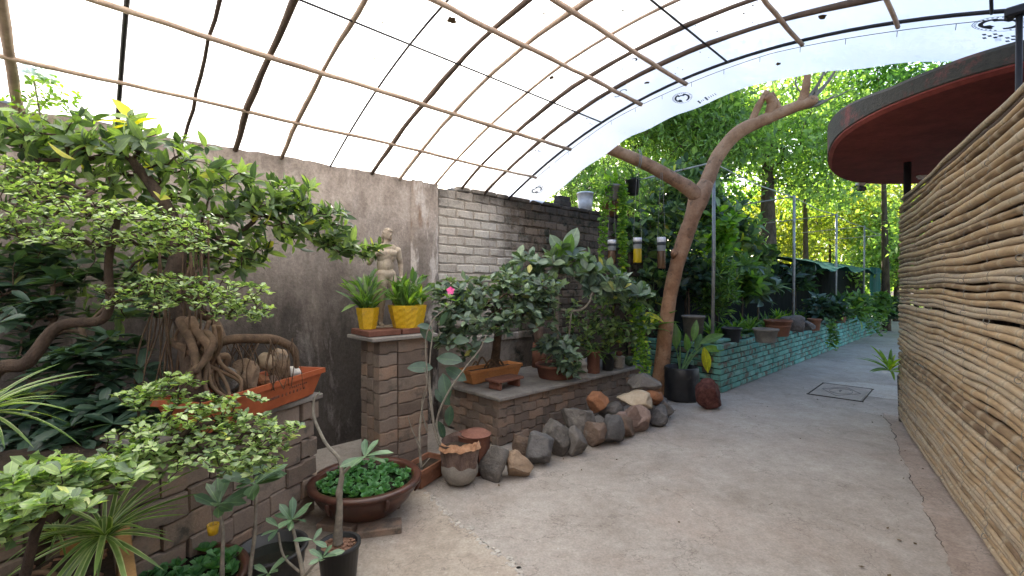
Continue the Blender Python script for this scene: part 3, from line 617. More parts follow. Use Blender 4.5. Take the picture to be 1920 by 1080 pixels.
# printing on the film: round stamps and block characters
def on_film(tt, s): return W(tt, s, fz(tt, s)-.006)
def print_poly(mb, tt, s, pts, sc=1, rot=0):
    c, k = math.cos(rot), math.sin(rot); vs = [on_film(tt+(x*c-y*k)*sc, s+(x*k+y*c)*sc) for x, y in pts]; mb.add(vs, [tuple(range(len(vs)))])
def arc(mb, tt, s, r0, r1, a0, a1, n=10):
    for i in range(n):
        a, b = a0+(a1-a0)*i/n, a0+(a1-a0)*(i+1)/n
        print_poly(mb, tt, s, [(r0*math.cos(a), r0*math.sin(a)), (r1*math.cos(a), r1*math.sin(a)), (r1*math.cos(b), r1*math.sin(b)), (r0*math.cos(b), r0*math.sin(b))])
def stamp(tt, s, sc):
    mb = MB(); arc(mb, tt, s, .052*sc, .07*sc, .2, 2.6, 12); arc(mb, tt, s, .052*sc, .07*sc, 3.2, 5.9, 12); arc(mb, tt, s, .035*sc, .052*sc, 2.2, 3.6, 8); arc(mb, tt, s, .03*sc, .052*sc, 5.0, 5.8, 6)
    arc(mb, tt, s, .088*sc, .091*sc, 0, 2*PI, 30)
    for i in range(30):
        a = i*2*PI/30
        if random.random() < .8: arc(mb, tt, s, .076*sc, .085*sc, a, a+.1, 1)
    mb.build('printed_stamp', M['ink'], t)
stamp(2.32, 2.12, 1.0); stamp(2.3, .2, .95); stamp(2.26, 4.22, 1.35)
mb = MB()
for i, x in enumerate((-.085, -.06, -.035)):
    for j, y in enumerate((-.05, -.025, 0, .025)):
        if (i+j) % 2 == 0: print_poly(mb, 2.5, 4.19, [(x, y), (x+.022, y+.006), (x+.018, y+.024), (x-.004, y+.018)])
for i, x in enumerate((.055, .08, .105)):
    for j, y in enumerate((-.05, -.025, 0, .025)):
        if (i+j) % 2 == 1: print_poly(mb, 2.5, 4.19, [(y, x), (y+.022, x+.006), (y+.018, x+.024), (y-.004, x+.018)])
for y in (-.04, -.02, 0, .02): print_poly(mb, 2.5, 4.2, [(y, 0), (y+.005, 0), (y+.005, .03), (y, .03)])
for i, (x, h) in enumerate(((0, .06), (.028, .02), (.045, .02), (.07, .065), (.1, .03), (.12, .03), (.14, .03), (.16, .035))):
    print_poly(mb, 2.5, 2.2+x, [(-.005-h/2, 0), (-.005-h/2, .016 if h > .05 else .006), (h/2, .014 if h > .05 else .006), (h/2, 0)])
mb.build('printed_letters', M['ink'], t)
mb = MB(); arc(mb, 1.77, 1.82, .022, .034, .6, 4.4, 10); arc(mb, 1.79, 1.74, .018, .03, -1.8, 1.6, 9); arc(mb, 1.42, 2.15, .015, .03, 0, 3.5, 8); arc(mb, 1.2, 2.1, .01, .02, 2, 5, 6); arc(mb, 1.78, .75, .015, .022, 3, 6, 7); mb.build('printed_marks', M['ink'], t)
mb = MB()                                               # leaves and dust lodged on the film
for i in range(170):
    tt, s = random.uniform(-.5, 2.0), abs(random.gauss(2.2, 1.4)); s = min(s, 5)
    q = random.uniform(.004, .014); a = random.uniform(0, 6.28)
    print_poly(mb, tt, s, [(q*math.cos(a+w)*random.uniform(.6, 1.5), q*math.sin(a+w)*random.uniform(.3, .8)) for w in np.linspace(0, 2*PI, 6)[:-1]])
for tt, s, sc in ((1.83, 2.03, .03), (-.1, 1.7, .05), (1.0, 1.62, .03), (1.75, 3.4, .04), (2.35, 2.95, .03)):
    print_poly(mb, tt, s, [(sc*math.cos(w)*random.uniform(.5, 1.1), sc*math.sin(w)*random.uniform(.4, .9)) for w in np.linspace(0, 2*PI, 11)[:-1]])
mb.build('film_litter', M['debris'], t, kind='stuff')
mb = MB(); pts = [W(2.03, s, az(s)-.03-.018*abs(math.sin(s*2.1))) for s in np.linspace(.1, 4.25, 60)]; mb.tube(pts, .0022, 4)
for i in range(4, 60, 4): mb.tube([pts[i], pts[i]+Vector((.004, .01, -.035))], .0018, 4)
mb.build('light_wire', M['wire'], t)
pp = W(2.02, 4.3); pz = az(4.3)
mb = MB(); mb.tube([pp, pp+Vector((0, 0, pz))], .015, 8); mb.build('roof_post', M['dark_metal'], t, smooth=True)
mb = MB(); mb.box(pp+Vector((0, 0, pz)), (.12, .07, .055), math.atan2(WN.y, WN.x), bev=.01); mb.build('post_bracket', M['dark_metal'], t)

# ------------------------------------------------------------------ bamboo fence
FD = Vector((-.543, -.84, 0)); FO = Vector((4.18, 4.92, 0)); FN = Vector((-.84, .543, 0))   # far end, towards the camera, towards the path
t = thing('bamboo_fence', 'tall screen of horizontal dry bamboo poles wired together beside the path', 'fence', FO+FD*2.4)
FL = 4.9; z = .075; j = 0
def fwave(u, z): return .033*nz((u*.8, z*1.3, 0), 1, 3)+.015*nz((u*1.9, z*3.1, 0), 1, 5)
while z < 2.36:
    r0 = random.uniform(.0175, .0265) if z > .45 else random.uniform(.0145, .021); pts = []; rs = []; ph = random.random()*.27
    for u in np.arange(-.03-random.random()*.05, FL, .09):
        k = abs(((u+ph)/.27) % 1-.5)
        dz = fwave(u, z)+.013*nz((u*1.6, j*5.7, 1), 1, 2)
        pts.append(FO+FD*u+FN*(.010*nz((u*2, j*3.1, 7), 1, 2)+random.uniform(-.001, .001))+Vector((0, 0, z+dz))); rs.append(r0*(1+.12*nz((u*.8, j*2.2, 2), 1, 1))*(1.07 if k < .17 else 1))
    mb = MB(); mb.tube(pts, rs, 9, u0=random.random()); mb.build('bamboo_pole', M['bamboo'], t, smooth=True)
    z += r0*2*random.uniform(.97, 1.09); j += 1
for u in (.03, .5, 1.0, 1.55, 2.1, 2.65, 3.2, 3.75, 4.3):
    mb = MB(); mb.tube([FO+FD*u-FN*.045+Vector((0, 0, 0)), FO+FD*u-FN*.045+Vector((0, 0, 2.3))], .021, 7); mb.build('fence_stake', M['wood_dark'], t, smooth=True)
for u in (.2, .5, .95, 1.4, 1.95, 2.45, 2.9, 3.4, 3.9):
    mb = MB(); pts = []
    for zz in np.arange(.1, 2.32, .023):
        pts.append(FO+FD*(u+.012*nz((u, zz*2, 0), 1, 2))+FN*(.0235 if int(zz/.046) % 2 else .012)+Vector((0, 0, zz+fwave(u, zz))))
    mb.tube(pts, .0013, 4)
    for q in range(4):
        c = random.choice(pts); mb.tube([c+Vector((.018*math.cos(w), .006, .016*math.sin(w)))+FN*.008 for w in np.linspace(0, 5.5, 10)], .002, 4)
    mb.build('tie_wire', M['string'], t)
for dz, m_ in ((0, 'wood_dark'), (.035, 'bamboo')):
    mb = MB(); mb.tube([FO+FD*u-FN*(.03-.02*(dz > 0))+Vector((0, 0, 2.375+dz+fwave(u, 2.3)+.02*nz((u, 2, dz*50), 1.4))) for u in np.arange(-.05, FL, .12)], .019, 8); mb.build('top_rail', M[m_], t, smooth=True)

# ------------------------------------------------------------------ round red canopy of the kiosk
CC = Vector((5.28, 4.15, 0))
t = thing('kiosk', 'round kiosk with an overhanging dark red concrete roof', 'kiosk', CC+Vector((.9, .2, 0)))
ol = [(3.32, 2.97), (3.12, 3.32), (3.04, 3.85), (3.17, 4.46), (3.55, 5.15), (4.08, 5.85), (4.68, 6.33), (5.3, 6.47), (6.2, 6.3), (7.1, 5.5), (7.4, 4.3), (6.9, 3.0), (5.8, 2.2), (4.6, 2.1), (3.8, 2.4)]
ol = smooth_path([Vector((x, y, 0)) for x, y in ol[-1:]+ol+ol[:2]], 7)[7:-7][:-1] ; kc = sum(ol, Vector())/len(ol)
def rim(prof):
    mb = MB(); n = len(ol); vs = [kc+(p-kc)*k+(p-kc).normalized()*o+Vector((0, 0, z+(max(0, min(1, (p.y-3.7)/1.5))*.2 if z > 3 else 0))) for k, o, z in prof for p in ol]
    mb.add(vs, [(i*n+j, i*n+(j+1) % n, (i+1)*n+(j+1) % n, (i+1)*n+j) for i in range(len(prof)-1) for j in range(n)]); return mb
rim([(0, 0, 2.905), (.5, 0, 2.905), (1, -.03, 2.905), (1, 0, 2.93), (1, 0, 2.945)]).build('canopy_soffit', M['canopy_red'], t)
rim([(1, -.004, 2.94), (1, .012, 2.95), (1, .014, 3.06), (1, -.01, 3.09), (1, -.2, 3.1), (.5, 0, 3.105), (0, 0, 3.11)]).build('canopy_rim', M['canopy_edge'], t)
mb = MB(); mb.lathe([(1.05, 0), (1.05, 2.91)], CC+Vector((1.0, .15, 0)), 40); mb.build('kiosk_wall', M['canopy_red'], t, smooth=True)
mb = MB(); mb.sheet([FO-FN*.2+FD*.25, FO-FN*.2+FD*4.9, FO-FN*.3+FD*4.9, FO-FN*.3+FD*.25], (0, 0, 2.22)); mb.build('counter_wall', M['husk'], t)
q = P(1700, 400, 5.3)
mb = MB(); mb.tube([(q.x, q.y, 0), (q.x, q.y, 2.91)], .036, 10); mb.build('canopy_post', M['dark_metal'], t, smooth=True)
for px, py, L, a in ((1838, 258, .5, R(50)), (1735, 332, .22, 0)):
    g = G(px, py, 2.885); tl = thing('tube_light' if L > .3 else 'box_light', 'white tube light fixed under the red canopy' if L > .3 else 'small white light box under the red canopy near its post', 'light', (g.x, g.y, 2.875))
    mb = MB(); mb.box((0, 0, .015), (L, .06, .03), a, bev=.006); mb.build('housing', M['white_paint'], tl, local=True)
    mb = MB(); mb.tube([Matrix.Rotation(a, 3, 'Z') @ Vector((x*L*.46, 0, -.012)) for x in (-1, 1)], .012, 8); mb.build('lamp_tube', M['white_pl'], tl, local=True, smooth=True)
g = G(1612, 348, 2.87); tl = thing('security_camera', 'small bullet camera hanging below the red canopy edge', 'camera', (g.x, g.y, 2.905))
mb = MB(); mb.box((0, 0, -.02), (.1, .07, .04), bev=.006); mb.build('mount', M['white_paint'], tl, local=True)
mb = MB(); mb.tube([(0, 0, -.03), (-.02, -.03, -.08)], .012, 6); mb.build('bracket', M['dark_metal'], tl, local=True)
mb = MB(); mb.tube([(.03, .06, -.07), (-.03, -.1, -.1)], .035, 14); mb.build('barrel', M['dark_metal'], tl, local=True, smooth=True)
mb = MB(); mb.tube([(-.03, -.1, -.1), (-.034, -.11, -.102)], .022, 14); mb.build('lens', M['water'], tl, local=True)
mb = MB(); mb.tube([(-.04, 0, -.03), (-.1, -.01, -.06), (-.16, .0, -.09)], .006, 6); mb.build('cable', M['wire'], tl, local=True)

# unseen wall added behind the viewpoint to hold back open-sky light
t = thing('sky_blocker', 'plain unseen wall added behind the viewpoint to block sky light', 'sky_blocker', (0, -3.2, 0))
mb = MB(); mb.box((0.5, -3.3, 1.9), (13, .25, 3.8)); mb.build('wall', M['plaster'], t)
# ------------------------------------------------------------------ paver masonry: planter wall, pillar, bench, raised bed
AD = Vector((.358, .934, 0)).normalized(); AI = Vector((-AD.y, AD.x, 0)); A1 = Vector((-1.285, 3.02, 0)); ALEN = 1.9; A0 = A1-AD*ALEN
t = thing('brick_planter', 'brick retaining bed of grey brown pavers below the orange trough', 'planter', A0+AD*1.2)
mb = MB(); mb.sheet([A0+AI*.05, A1+AI*.05-AD*.02, A1+AI*.5-AD*.02, A0+AI*.9], (0, 0, .72)); mb.build('core', M['mortar'], t)
brick_run(t, A0, AD, ALEN, 6, .235, .122, .006, .1, M['paver'], wave=.012, z0=.012, proud=.02, jit=.004)
mb = MB(); mb.sheet([A0+AI*.05, A1-AD*1.02+AI*.05, A1-AD*1.02+AI*.5, A0+AI*.9], (0, 0, .745)); mb.build('bed_soil', M['soil'], t)
mb = MB(); mb.box(A1-AD*.5+AI*.24+Vector((0, 0, .765)), (1.05, .54, .034), math.atan2(AD.y, AD.x), bev=.006); mb.build('cap_slab', M['slab'], t)

def quad_frame(t0, s0): return W(t0, s0)
t = thing('brick_pillar', 'square pillar of stacked wavy pavers under the statue', 'pillar', W(.02, .72))
mb = MB(); mb.sheet([W(-.19, .57), W(.22, .57), W(.22, .86), W(-.19, .86)], (0, 0, 1.05)); mb.build('core', M['mortar'], t)
brick_run(t, W(-.21, .887), WD, .165, 10, .165, .1045, .005, .1, M['paver'], False, wave=.011, z0=.004, proud=.009, jit=.003)
brick_run(t, W(-.043, .887), WD, .285, 10, .285, .1045, .005, .1, M['paver'], False, wave=.011, z0=.004, proud=.009, jit=.003)
brick_run(t, W(-.205, .55), WN, .228, 10, .114, .1045, .005, .06, M['paver'], False, wave=.008, z0=.004, proud=.006, jit=.003)
mb = MB(); mb.box(W(-.0, .72, 1.068), (.6, .46, .03), WANG, bev=.005); mb.build('cap_slab', M['slab'], t)
for tt, w in ((-.145, .28), (.14, .27)):
    mb = MB(); mb.box(W(tt, .7, 1.109), (w, .34, .046), WANG+random.uniform(-.03, .03), bev=.005); mb.build('cap_tile', M['tile_red'], t)
PT = 1.133

t = thing('stone_bench', 'low bench of wavy pavers with a grey stone slab top', 'bench', W(2.05, .7))
mb = MB(); mb.sheet([W(.92, .2), W(3.2, .2), W(3.2, 1.04), W(.92, 1.04)], (0, 0, .425)); mb.build('core', M['mortar'], t)
brick_run(t, W(.865, 1.085), WD, 2.4, 5, .2, .086, .006, .09, M['paver'], wave=.013, z0=.003, proud=.012, jit=.004)
brick_run(t, W(.87, .2), WN, .88, 5, .2, .086, .006, .06, M['paver'], wave=.013, z0=.003, proud=.012, jit=.004)
mb = MB(); mb.box(W(1.47, .66, .452), (1.3, .98, .034), WANG, bev=.006); mb.build('top_slab', M['slab'], t)
mb = MB(); mb.box(W(2.72, .655, .4515), (1.19, .965, .034), WANG, bev=.006); mb.build('top_slab', M['slab'], t)
for k in range(3):
    mb = MB(); mb.box(W(3.12+.02*k, .96, .27+.045*k), (.32, .3-.02*k, .04), WANG+.05*k, bev=.008); mb.build('end_slab', M['slab'], t)
BT = .471

BF0 = W(4.47, 1.615); BLEN = 12.0
t = thing('raised_bed', 'long raised bed of turquoise painted bricks along the path', 'raised bed', W(8, 1.1))
mb = MB(); mb.sheet([W(4.5, .25), W(4.47+BLEN, .25), W(4.47+BLEN, 1.6), W(4.5, 1.6)], (0, 0, .6)); mb.build('core', M['teal_mortar'], t)
mb = MB(); mb.grid(lambda u, v: W(4.58+(BLEN-.2)*u, .3+1.15*v, .62+.05*nz((u*60, v*6, 0), 1, 3)), 120, 14); mb.build('bed_soil', M['soil'], t, smooth=True)
brick_run(t, BF0, WD, BLEN, 8, .235, .084, .013, .1, M['teal'], z0=.004, proud=.012, jit=.005, maxp=300, ch=.009)
brick_run(t, W(4.475, .3), WN, 1.31, 8, .235, .084, .013, .1, M['teal'], z0=.004, proud=.012, jit=.005, ch=.009)
for k in range(24):                                      # loose header bricks along the rim
    mb = MB(); c = 4.6+k*.24+random.uniform(-.02, .02)
    mb.box(W(c, 1.5, .695), (.225, .11, .045), WANG+random.uniform(-.08, .08), bev=.008)
    if random.random() < .75: mb.build('rim_brick', M['terra_dull'] if random.random() < .3 else M['teal'], t)
# trellis poles on the bed
ends = []
for i, tt in enumerate((4.7, 8.45, 11.9, 15.35, 18.9)):
    t = thing('trellis_pole', ['slim galvanised trellis pole nearest the pruned tree', 'trellis pole rising beside the terracotta pot on the bed', 'trellis pole in the middle of the row, above the shade net', 'fourth trellis pole along the raised bed', 'farthest trellis pole at the end of the bed'][i], 'pole', W(tt, 1.4, .6 if tt < 16 else 0), 'trellis poles along the raised bed')
    mb = MB(); p = W(tt, 1.4); mb.tube([p+Vector((0, 0, .55 if tt < 16 else 0)), p+Vector((.02, .01, 2)), p+Vector((.01, 0, 3.27))], .026 if i != 0 else .024, 9); mb.build('upright', M['galv'], t, smooth=True)
    mb = MB(); mb.box(p+Vector((0, 0, .7 if tt < 16 else .05)), (.16, .16, .1), WANG, bev=.02); mb.build('foot', M['slab'], t)
    mb = MB(); mb.tube([p+Vector((.01, 0, 3.25)), W(tt+.1, -.3, 3.2)], .014, 6); mb.build('cross_bar', M['galv'], t)
    if i < 4:
        mb = MB(); q = W((8.45, 11.9, 15.35, 18.9)[i], 1.4); mb.tube([p+Vector((0, 0, 3.24)), (p+q)/2+Vector((0, 0, 3.19)), q+Vector((0, 0, 3.24))], .011, 6); mb.build('top_bar', M['galv'], t)

# ------------------------------------------------------------------ rocks along the bench
def rock_mesh(seed, w, d, h, cuts=10, sub=4):
    rr = random.Random(seed); bm = bmesh.new(); bmesh.ops.create_icosphere(bm, subdivisions=sub, radius=1)
    pl = []
    for i in range(cuts):
        n = Vector((rr.gauss(0, 1), rr.gauss(0, 1), rr.gauss(0, 1))).normalized(); pl.append((n, rr.uniform(.5, .86)))
    for v in bm.verts:
        for n, k in pl:
            e = v.co.dot(n)-k
            if e > 0: v.co -= n*e*.94
        v.co += v.co.normalized()*(.1*nz(v.co, 1.8, seed)+.045*nz(v.co, 5, seed)+.014*nz(v.co, 17, seed))
    lo = [min(v.co[i] for v in bm.verts) for i in range(3)]; hi = [max(v.co[i] for v in bm.verts) for i in range(3)]
    for v in bm.verts:
        v.co = Vector(((v.co.x-lo[0])/(hi[0]-lo[0])*w-w/2, (v.co.y-lo[1])/(hi[1]-lo[1])*d-d/2, (v.co.z-lo[2])/(hi[2]-lo[2])*h))
    me = bpy.data.meshes.new('rock'); bm.to_mesh(me); bm.free(); me.polygons.foreach_set('use_smooth', np.ones(len(me.polygons), bool)); return me
def rock(label, px, base, wpx, hpx, mat, Y=None, rz=0, tilt=0, seed=1, group='rocks along the foot of the bench', name='rock', cuts=10):
    g = G(px, base) if Y is None else P(px, base, Y)
    w = wpx*1.1*g.y/F; h = hpx*1.06*g.y/F; d = w*.85
    if Y is None: g = g+Vector((0, d*.4, -.012))
    me = rock_mesh(seed, w, d, h, cuts); me.materials.append(M[mat]); o = link(name, me); o.location = g; o.rotation_euler = (0, tilt, rz); tag(o, label, 'rock', group); return o
rk = [('tall wedge of grey brown rock beside the stone ball pot', 922, 908, 54, 66, 'rock_grey', None), ('flat faced tan rock leaning out in front of the bench corner', 970, 902, 52, 50, 'rock_tan', None),
      ('large dark blue grey boulder near the bench corner', 1017, 879, 56, 64, 'rock_blue', None), ('olive grey slab of rock behind the dark blue grey boulder', 1040, 858, 52, 66, 'rock_grey', 4.02),
      ('pale grey kite shaped rock in front of the bench', 1081, 861, 44, 56, 'rock_grey', None), ('rounded reddish brown rock beside the kite shaped one', 1116, 843, 42, 46, 'rock_brown', None),
      ('long dark wedge of rock at the middle of the row', 1150, 838, 42, 56, 'rock_blue', None), ('broad dark grey rock wedged high behind the kite shaped rock', 1084, 812, 58, 46, 'rock_grey', 4.42),
      ('orange tan rock perched on the grey rocks', 1118, 778, 40, 42, 'rock_orange', 4.62), ('brown rock filling the middle of the pile', 1168, 822, 48, 44, 'rock_brown', 4.5),
      ('lilac grey rock behind the small pink stone', 1146, 792, 44, 36, 'rock_grey', 4.72), ('small pink stone in the middle of the pile', 1167, 789, 20, 16, 'rock_pink', 4.5),
      ('large pale tan boulder on top of the pile', 1189, 767, 62, 34, 'rock_pale', 4.85), ('pinkish upright rock with two lobes', 1203, 814, 40, 50, 'rock_pink', None),
      ('pinkish leaning slab behind the two lobed rock', 1180, 806, 36, 46, 'rock_pink', 4.66), ('charcoal rock under the orange boulder', 1219, 790, 40, 30, 'rock_grey', 4.92),
      ('grey rounded rock near the far end of the row', 1241, 803, 40, 38, 'rock_blue', None), ('dark pointed rock at the far end of the row', 1252, 789, 30, 36, 'rock_grey', None),
      ('grey jagged rock topping the far end of the pile', 1209, 734, 56, 32, 'rock_grey', 5.1), ('rust orange boulder under the jagged top rock', 1216, 764, 52, 34, 'rock_orange', 5.05),
      ('olive brown rock flat against the bench corner', 985, 862, 46, 44, 'rock_brown', 4.05), ('dark rock at the back of the pile behind the charcoal one', 1232, 775, 40, 30, 'rock_blue', 5.2)]
for i, (lb, px, b, w, h, m_, Y) in enumerate(rk): rock(lb, px, b, w, h, m_, Y, rz=random.uniform(-.4, .4), tilt=random.uniform(-.12, .12), seed=i+11)
rock('squat block of dark red porous laterite beside the black grow bag', 1337, 771, 50, 56, 'rock_lat', None, rz=.4, seed=60, group=None, name='laterite_block', cuts=6)

# ------------------------------------------------------------------ pots
def soil_disc(t, r, z, mat='soil', name='potting_soil'):
    mb = MB(); mb.lathe([(0, z+.012), (r*.5, z+.008), (r, z)], (0, 0, 0), 20, lambda w, zz: 1); mb.build(name, M[mat], t, local=True, smooth=True)
def round_pot(name, label, loc, r, h, mat, taper=.72, rim=.012, wall=.01, group=None, soil=True, n=28, cat='pot', lip=.03, mat_soil='soil'):
    t = thing(name, label, cat, loc, group)
    prof = [(0, .0), (r*taper, 0), (r*taper+.004, .006), (r*.985, h-lip), (r+rim, h-lip), (r+rim, h), (r-wall, h), (r-wall-.004, h*.6)]
    mb = MB(); mb.lathe(prof, (0, 0, 0), n); mb.build('pot_body', M[mat], t, local=True, smooth=False)
    for p_ in mb and t.children[0].data.polygons: p_.use_smooth = abs(p_.normal.z) < .7
    if soil: soil_disc(t, r-wall, h-.025, mat_soil)
    return t
# great brown bowl with water lettuce
t = thing('water_bowl', 'wide brown glazed bowl of water lettuce at the foot of the pillar', 'bowl', G(685, 935))
bc = t.location.copy(); bc.y = 2.98; bc.x = (685-CX)/F*2.98; t.location = bc
mb = MB(); mb.lathe([(0, .045), (.2, .045), (.215, .055), (.29, .13), (.325, .19), (.33, .215), (.352, .222), (.356, .238), (.345, .25), (.31, .25), (.298, .235), (.285, .17), (.2, .09), (0, .08)], (0, 0, 0), 72, lambda w, z: 1+(.009*max(0, math.sin(w*36)) if .12 < z < .2 else 0)); mb.build('bowl', M['glaze'], t, local=True, smooth=True)
for k in range(6):
    w = k*PI/3-.9; c, s = math.cos(w), math.sin(w); mb = MB(); mb.tube([(c*.338, s*.338, .225), (c*.342, s*.342, .2), (c*.33, s*.33, .16), (c*.31, s*.31, .135)], [.014, .015, .012, .006], 6); mb.build('lug', M['glaze'], t, local=True, smooth=True)
mb = MB(); mb.lathe([(0, .215), (.295, .215)], (0, 0, 0), 40); mb.build('water', M['water'], t, local=True)
def pistia(parent, c, R_, n, z, hole=None, sc=1):
    pts = []
    for i in range(4000):
        a = random.uniform(0, 2*PI); q = R_*math.sqrt(random.random()); p = Vector((q*math.cos(a), q*math.sin(a), 0))
        if hole and hole(p): continue
        if all((p-o).length > .048*sc for o in pts): pts.append(p)
        if len(pts) >= n: break
    for p in pts:
        pos = np.array([[p.x+c.x, p.y+c.y, z+random.uniform(0, .012)]]); ax = np.array([[random.gauss(0, .15), random.gauss(0, .15), 1]])
        s = random.uniform(.8, 1.15)*sc
        a1 = rosette(pos, ax, 6, (1.15, 1.45), (.038*s, .05*s)); a2 = rosette(pos+[0, 0, .006], ax, 4, (.5, .9), (.028*s, .038*s))
        foliage('water_lettuce', 'pist', [np.concatenate(q) for q in zip(a1, a2)], M['lf_pistia'], parent)
pistia(t, bc, .27, 60, .222, lambda p: p.x > .16 and p.y > -.1 and random.random() < .85)
t2 = thing('base_brick', 'worn brown bricks propping up the brown bowl', 'brick', bc+Vector((.05, -.19, 0)))
mb = MB(); mb.box((.1, -.02, .022), (.26, .13, .044), .25, bev=.006); mb.box((-.16, .02, .022), (.24, .12, .044), -.2, bev=.006); mb.box((.0, .3, .022), (.3, .13, .044), .1, bev=.006); mb.build('bricks', M['paver'], t2, local=True)
# second lettuce pond at the near edge
pl = Vector((-1.5, 2.0, 0)); t = thing('water_bowl', 'brown bowl of water lettuce half hidden by the spider plant', 'bowl', pl)
mb = MB(); mb.lathe([(0, .0), (.17, 0), (.26, .1), (.285, .17), (.305, .18), (.305, .2), (.27, .2), (.255, .15), (0, .1)], (0, 0, 0), 48); mb.build('bowl', M['glaze'], t, local=True, smooth=True)
mb = MB(); mb.lathe([(0, .165), (.262, .165)], (0, 0, 0), 32); mb.build('water', M['water'], t, local=True)
pistia(t, pl, .25, 34, .172, None, 1.25)
# black tub with water
q = P(507, 1033, 2.28); q.z = 0
t = thing('black_tub', 'round black plastic tub half full of dark water', 'tub', q)
mb = MB(); mb.lathe([(0, 0), (.13, 0), (.15, .1), (.158, .17), (.17, .175), (.17, .19), (.15, .19), (.142, .12), (0, .11)], (0, 0, 0), 40); mb.build('tub_body', M['black_pl'], t, local=True, smooth=True)
mb = MB(); mb.lathe([(0, .135), (.146, .135)], (0, 0, 0), 30); mb.build('water', M['water'], t, local=True)
# small black pot for the desert rose
q = P(634, 1012, 2.3); q.z = 0; POT_A = q
round_pot('black_pot', 'small black plastic pot of bark chips holding a desert rose', q, .1, .2, 'black_pl', .78, .006, lip=.018, mat_soil='chips', cat='pot')
mb = MB()
for i in range(70):
    a = random.uniform(0, 6.28); d_ = .082*math.sqrt(random.random()); mb.box(q+Vector((d_*math.cos(a), d_*math.sin(a), .186)), (random.uniform(.01, .024), random.uniform(.006, .012), .006), M=Matrix.Rotation(random.uniform(0, 3), 3, 'Z') @ Matrix.Rotation(random.uniform(-.5, .5), 3, 'X'))
mb.build('bark_chips', M['chips'], [o for o in bpy.data.objects if o.name.startswith('black_pot')][0], kind='stuff')
def trough(name, label, c, L, w, h, ang, mat, letters=False, cat='planter box', group=None, feet=True):
    t = thing(name, label, cat, c, group, ang); mb = MB(); ti = .82
    def rr_(L_, w_, z): return [(-L_/2, -w_/2, z), (L_/2, -w_/2, z), (L_/2, w_/2, z), (-L_/2, w_/2, z)]
    lv = [rr_(L*ti+.02, w*ti*.9, .012), rr_(L*.955, w*.9, h-.035), rr_(L, w, h-.03), rr_(L, w, h), rr_(L-.03, w-.03, h), rr_(L*.94-.03, w*.9-.03, h-.05)]
    vs = [v for l_ in lv for v in l_]; fs = [(3, 2, 1, 0)]+[(i*4+k, i*4+(k+1) % 4, i*4+4+(k+1) % 4, i*4+4+k) for i in range(5) for k in range(4)]
    mb.add(vs, fs); mb.build('box_body', M[mat], t, local=True)
    mb = MB(); mb.box((0, 0, h-.045), (L*.95-.02, w*.9-.02, .02)); mb.build('potting_soil', M['soil'], t, local=True)
    if feet:
        for sx in (-1, 1): mb = MB(); mb.box((sx*L*.32, 0, .006), (L*.16, w*.6, .012)); mb.build('foot', M[mat], t, local=True)
    if letters:
        for r_, (n, x0, x1) in enumerate(((9, .16, .34), (8, .06, .34), (5, -.02, .06))):
            for i in range(n):
                x = x0*L+(x1-x0)*L*i/n; zz = h*(.62 if r_ == 0 else .44); yy = -w*.9/2*(ti+(1-ti)*(zz/h))-.0012
                hh = .018 if r_ else .013; mb = MB()
                mb.box((x, yy-.002, zz), (.012*random.uniform(.5, 1), .006, hh*random.uniform(.7, 1)), M=Matrix.Rotation(.12, 3, 'X')); mb.build('embossed_letter', M['terra_dull'], t, local=True)
    return t
tc = Vector((-1.42, 2.47, .783)); TANG = math.atan2(.97, .2)
trough('trough', 'long orange plastic trough holding a big bonsai fig on the brick bed', tc+Vector((-.048, .117, 0)), .93, .3, .17, TANG, 'trough', True)
trough('trough', 'pale orange trough with a small bonsai fig on the stone bench', W(1.3, .47, BT), .74, .24, .15, WANG, 'trough_pale')
q = G(792, 925); t = trough('trough', 'small terracotta box planter between the brown bowl and the stone ball pot', q+Vector((-.02, .2, 0)), .34, .2, .15, R(64), 'terra', feet=True)
# wooden planter box at the near corner
t = thing('wooden_planter', 'rough wooden planter box full of soil and roots under the spider plant', 'planter box', (-1.6, 1.5, 0))
wc, wr, wl = Vector((-1.62, 1.9, 0)), Vector((-1.02, 1.24, 0)), Vector((-2.15, 1.43, 0))
for a, b, w in ((wc, wr, .045), (wc+Vector((-.03, -.03, 0)), wl, .03)):
    for z, hh in ((.1, .155), (.26, .155), (.42, .15)):
        mb = MB(); d_ = (b-a); mb.box((a+b)/2+Vector((0, 0, z+.005)), (d_.length, w, hh), math.atan2(d_.y, d_.x), bev=.005); mb.build('plank', M['planter_wood'], t)
mb = MB(); mb.sheet([wc+Vector((-.01, -.04, .452)), Vector((-1.05, 1.24, .452)), Vector((-1.3, .8, .452)), Vector((-2.6, .8, .452)), Vector((-2.17, 1.4, .452))], (0, 0, -.03)); mb.build('soil', M['soil'], t)
mb = MB()
for i in range(260):
    u, v = random.random(), random.random(); p = wc.lerp(wr, u*.9)*(1-v)+wl.lerp(Vector((-1.6, .9, 0)), u)*v; mb.box(p+Vector((0, -.05, .456)), (random.uniform(.008, .03), random.uniform(.006, .016), .008), M=Matrix.Rotation(random.uniform(0, 3), 3, 'Z') @ Matrix.Rotation(random.uniform(-.5, .5), 3, 'X'))
mb.build('soil_crumbs', M['chips'], t, kind='stuff')
mb = MB()
for i in range(9):
    a = Vector((-1.72+random.uniform(-.15, .25), 1.5+random.uniform(-.12, .12), .462)); b = a+Vector((random.uniform(-.25, .3), random.uniform(-.12, .15), -.01)); mb.tube(smooth_path([a, (a+b)/2+Vector((0, 0, random.uniform(.01, .05))), b]), random.uniform(.006, .016), 6)
mb.build('surface_root', M['root'], t, smooth=True)

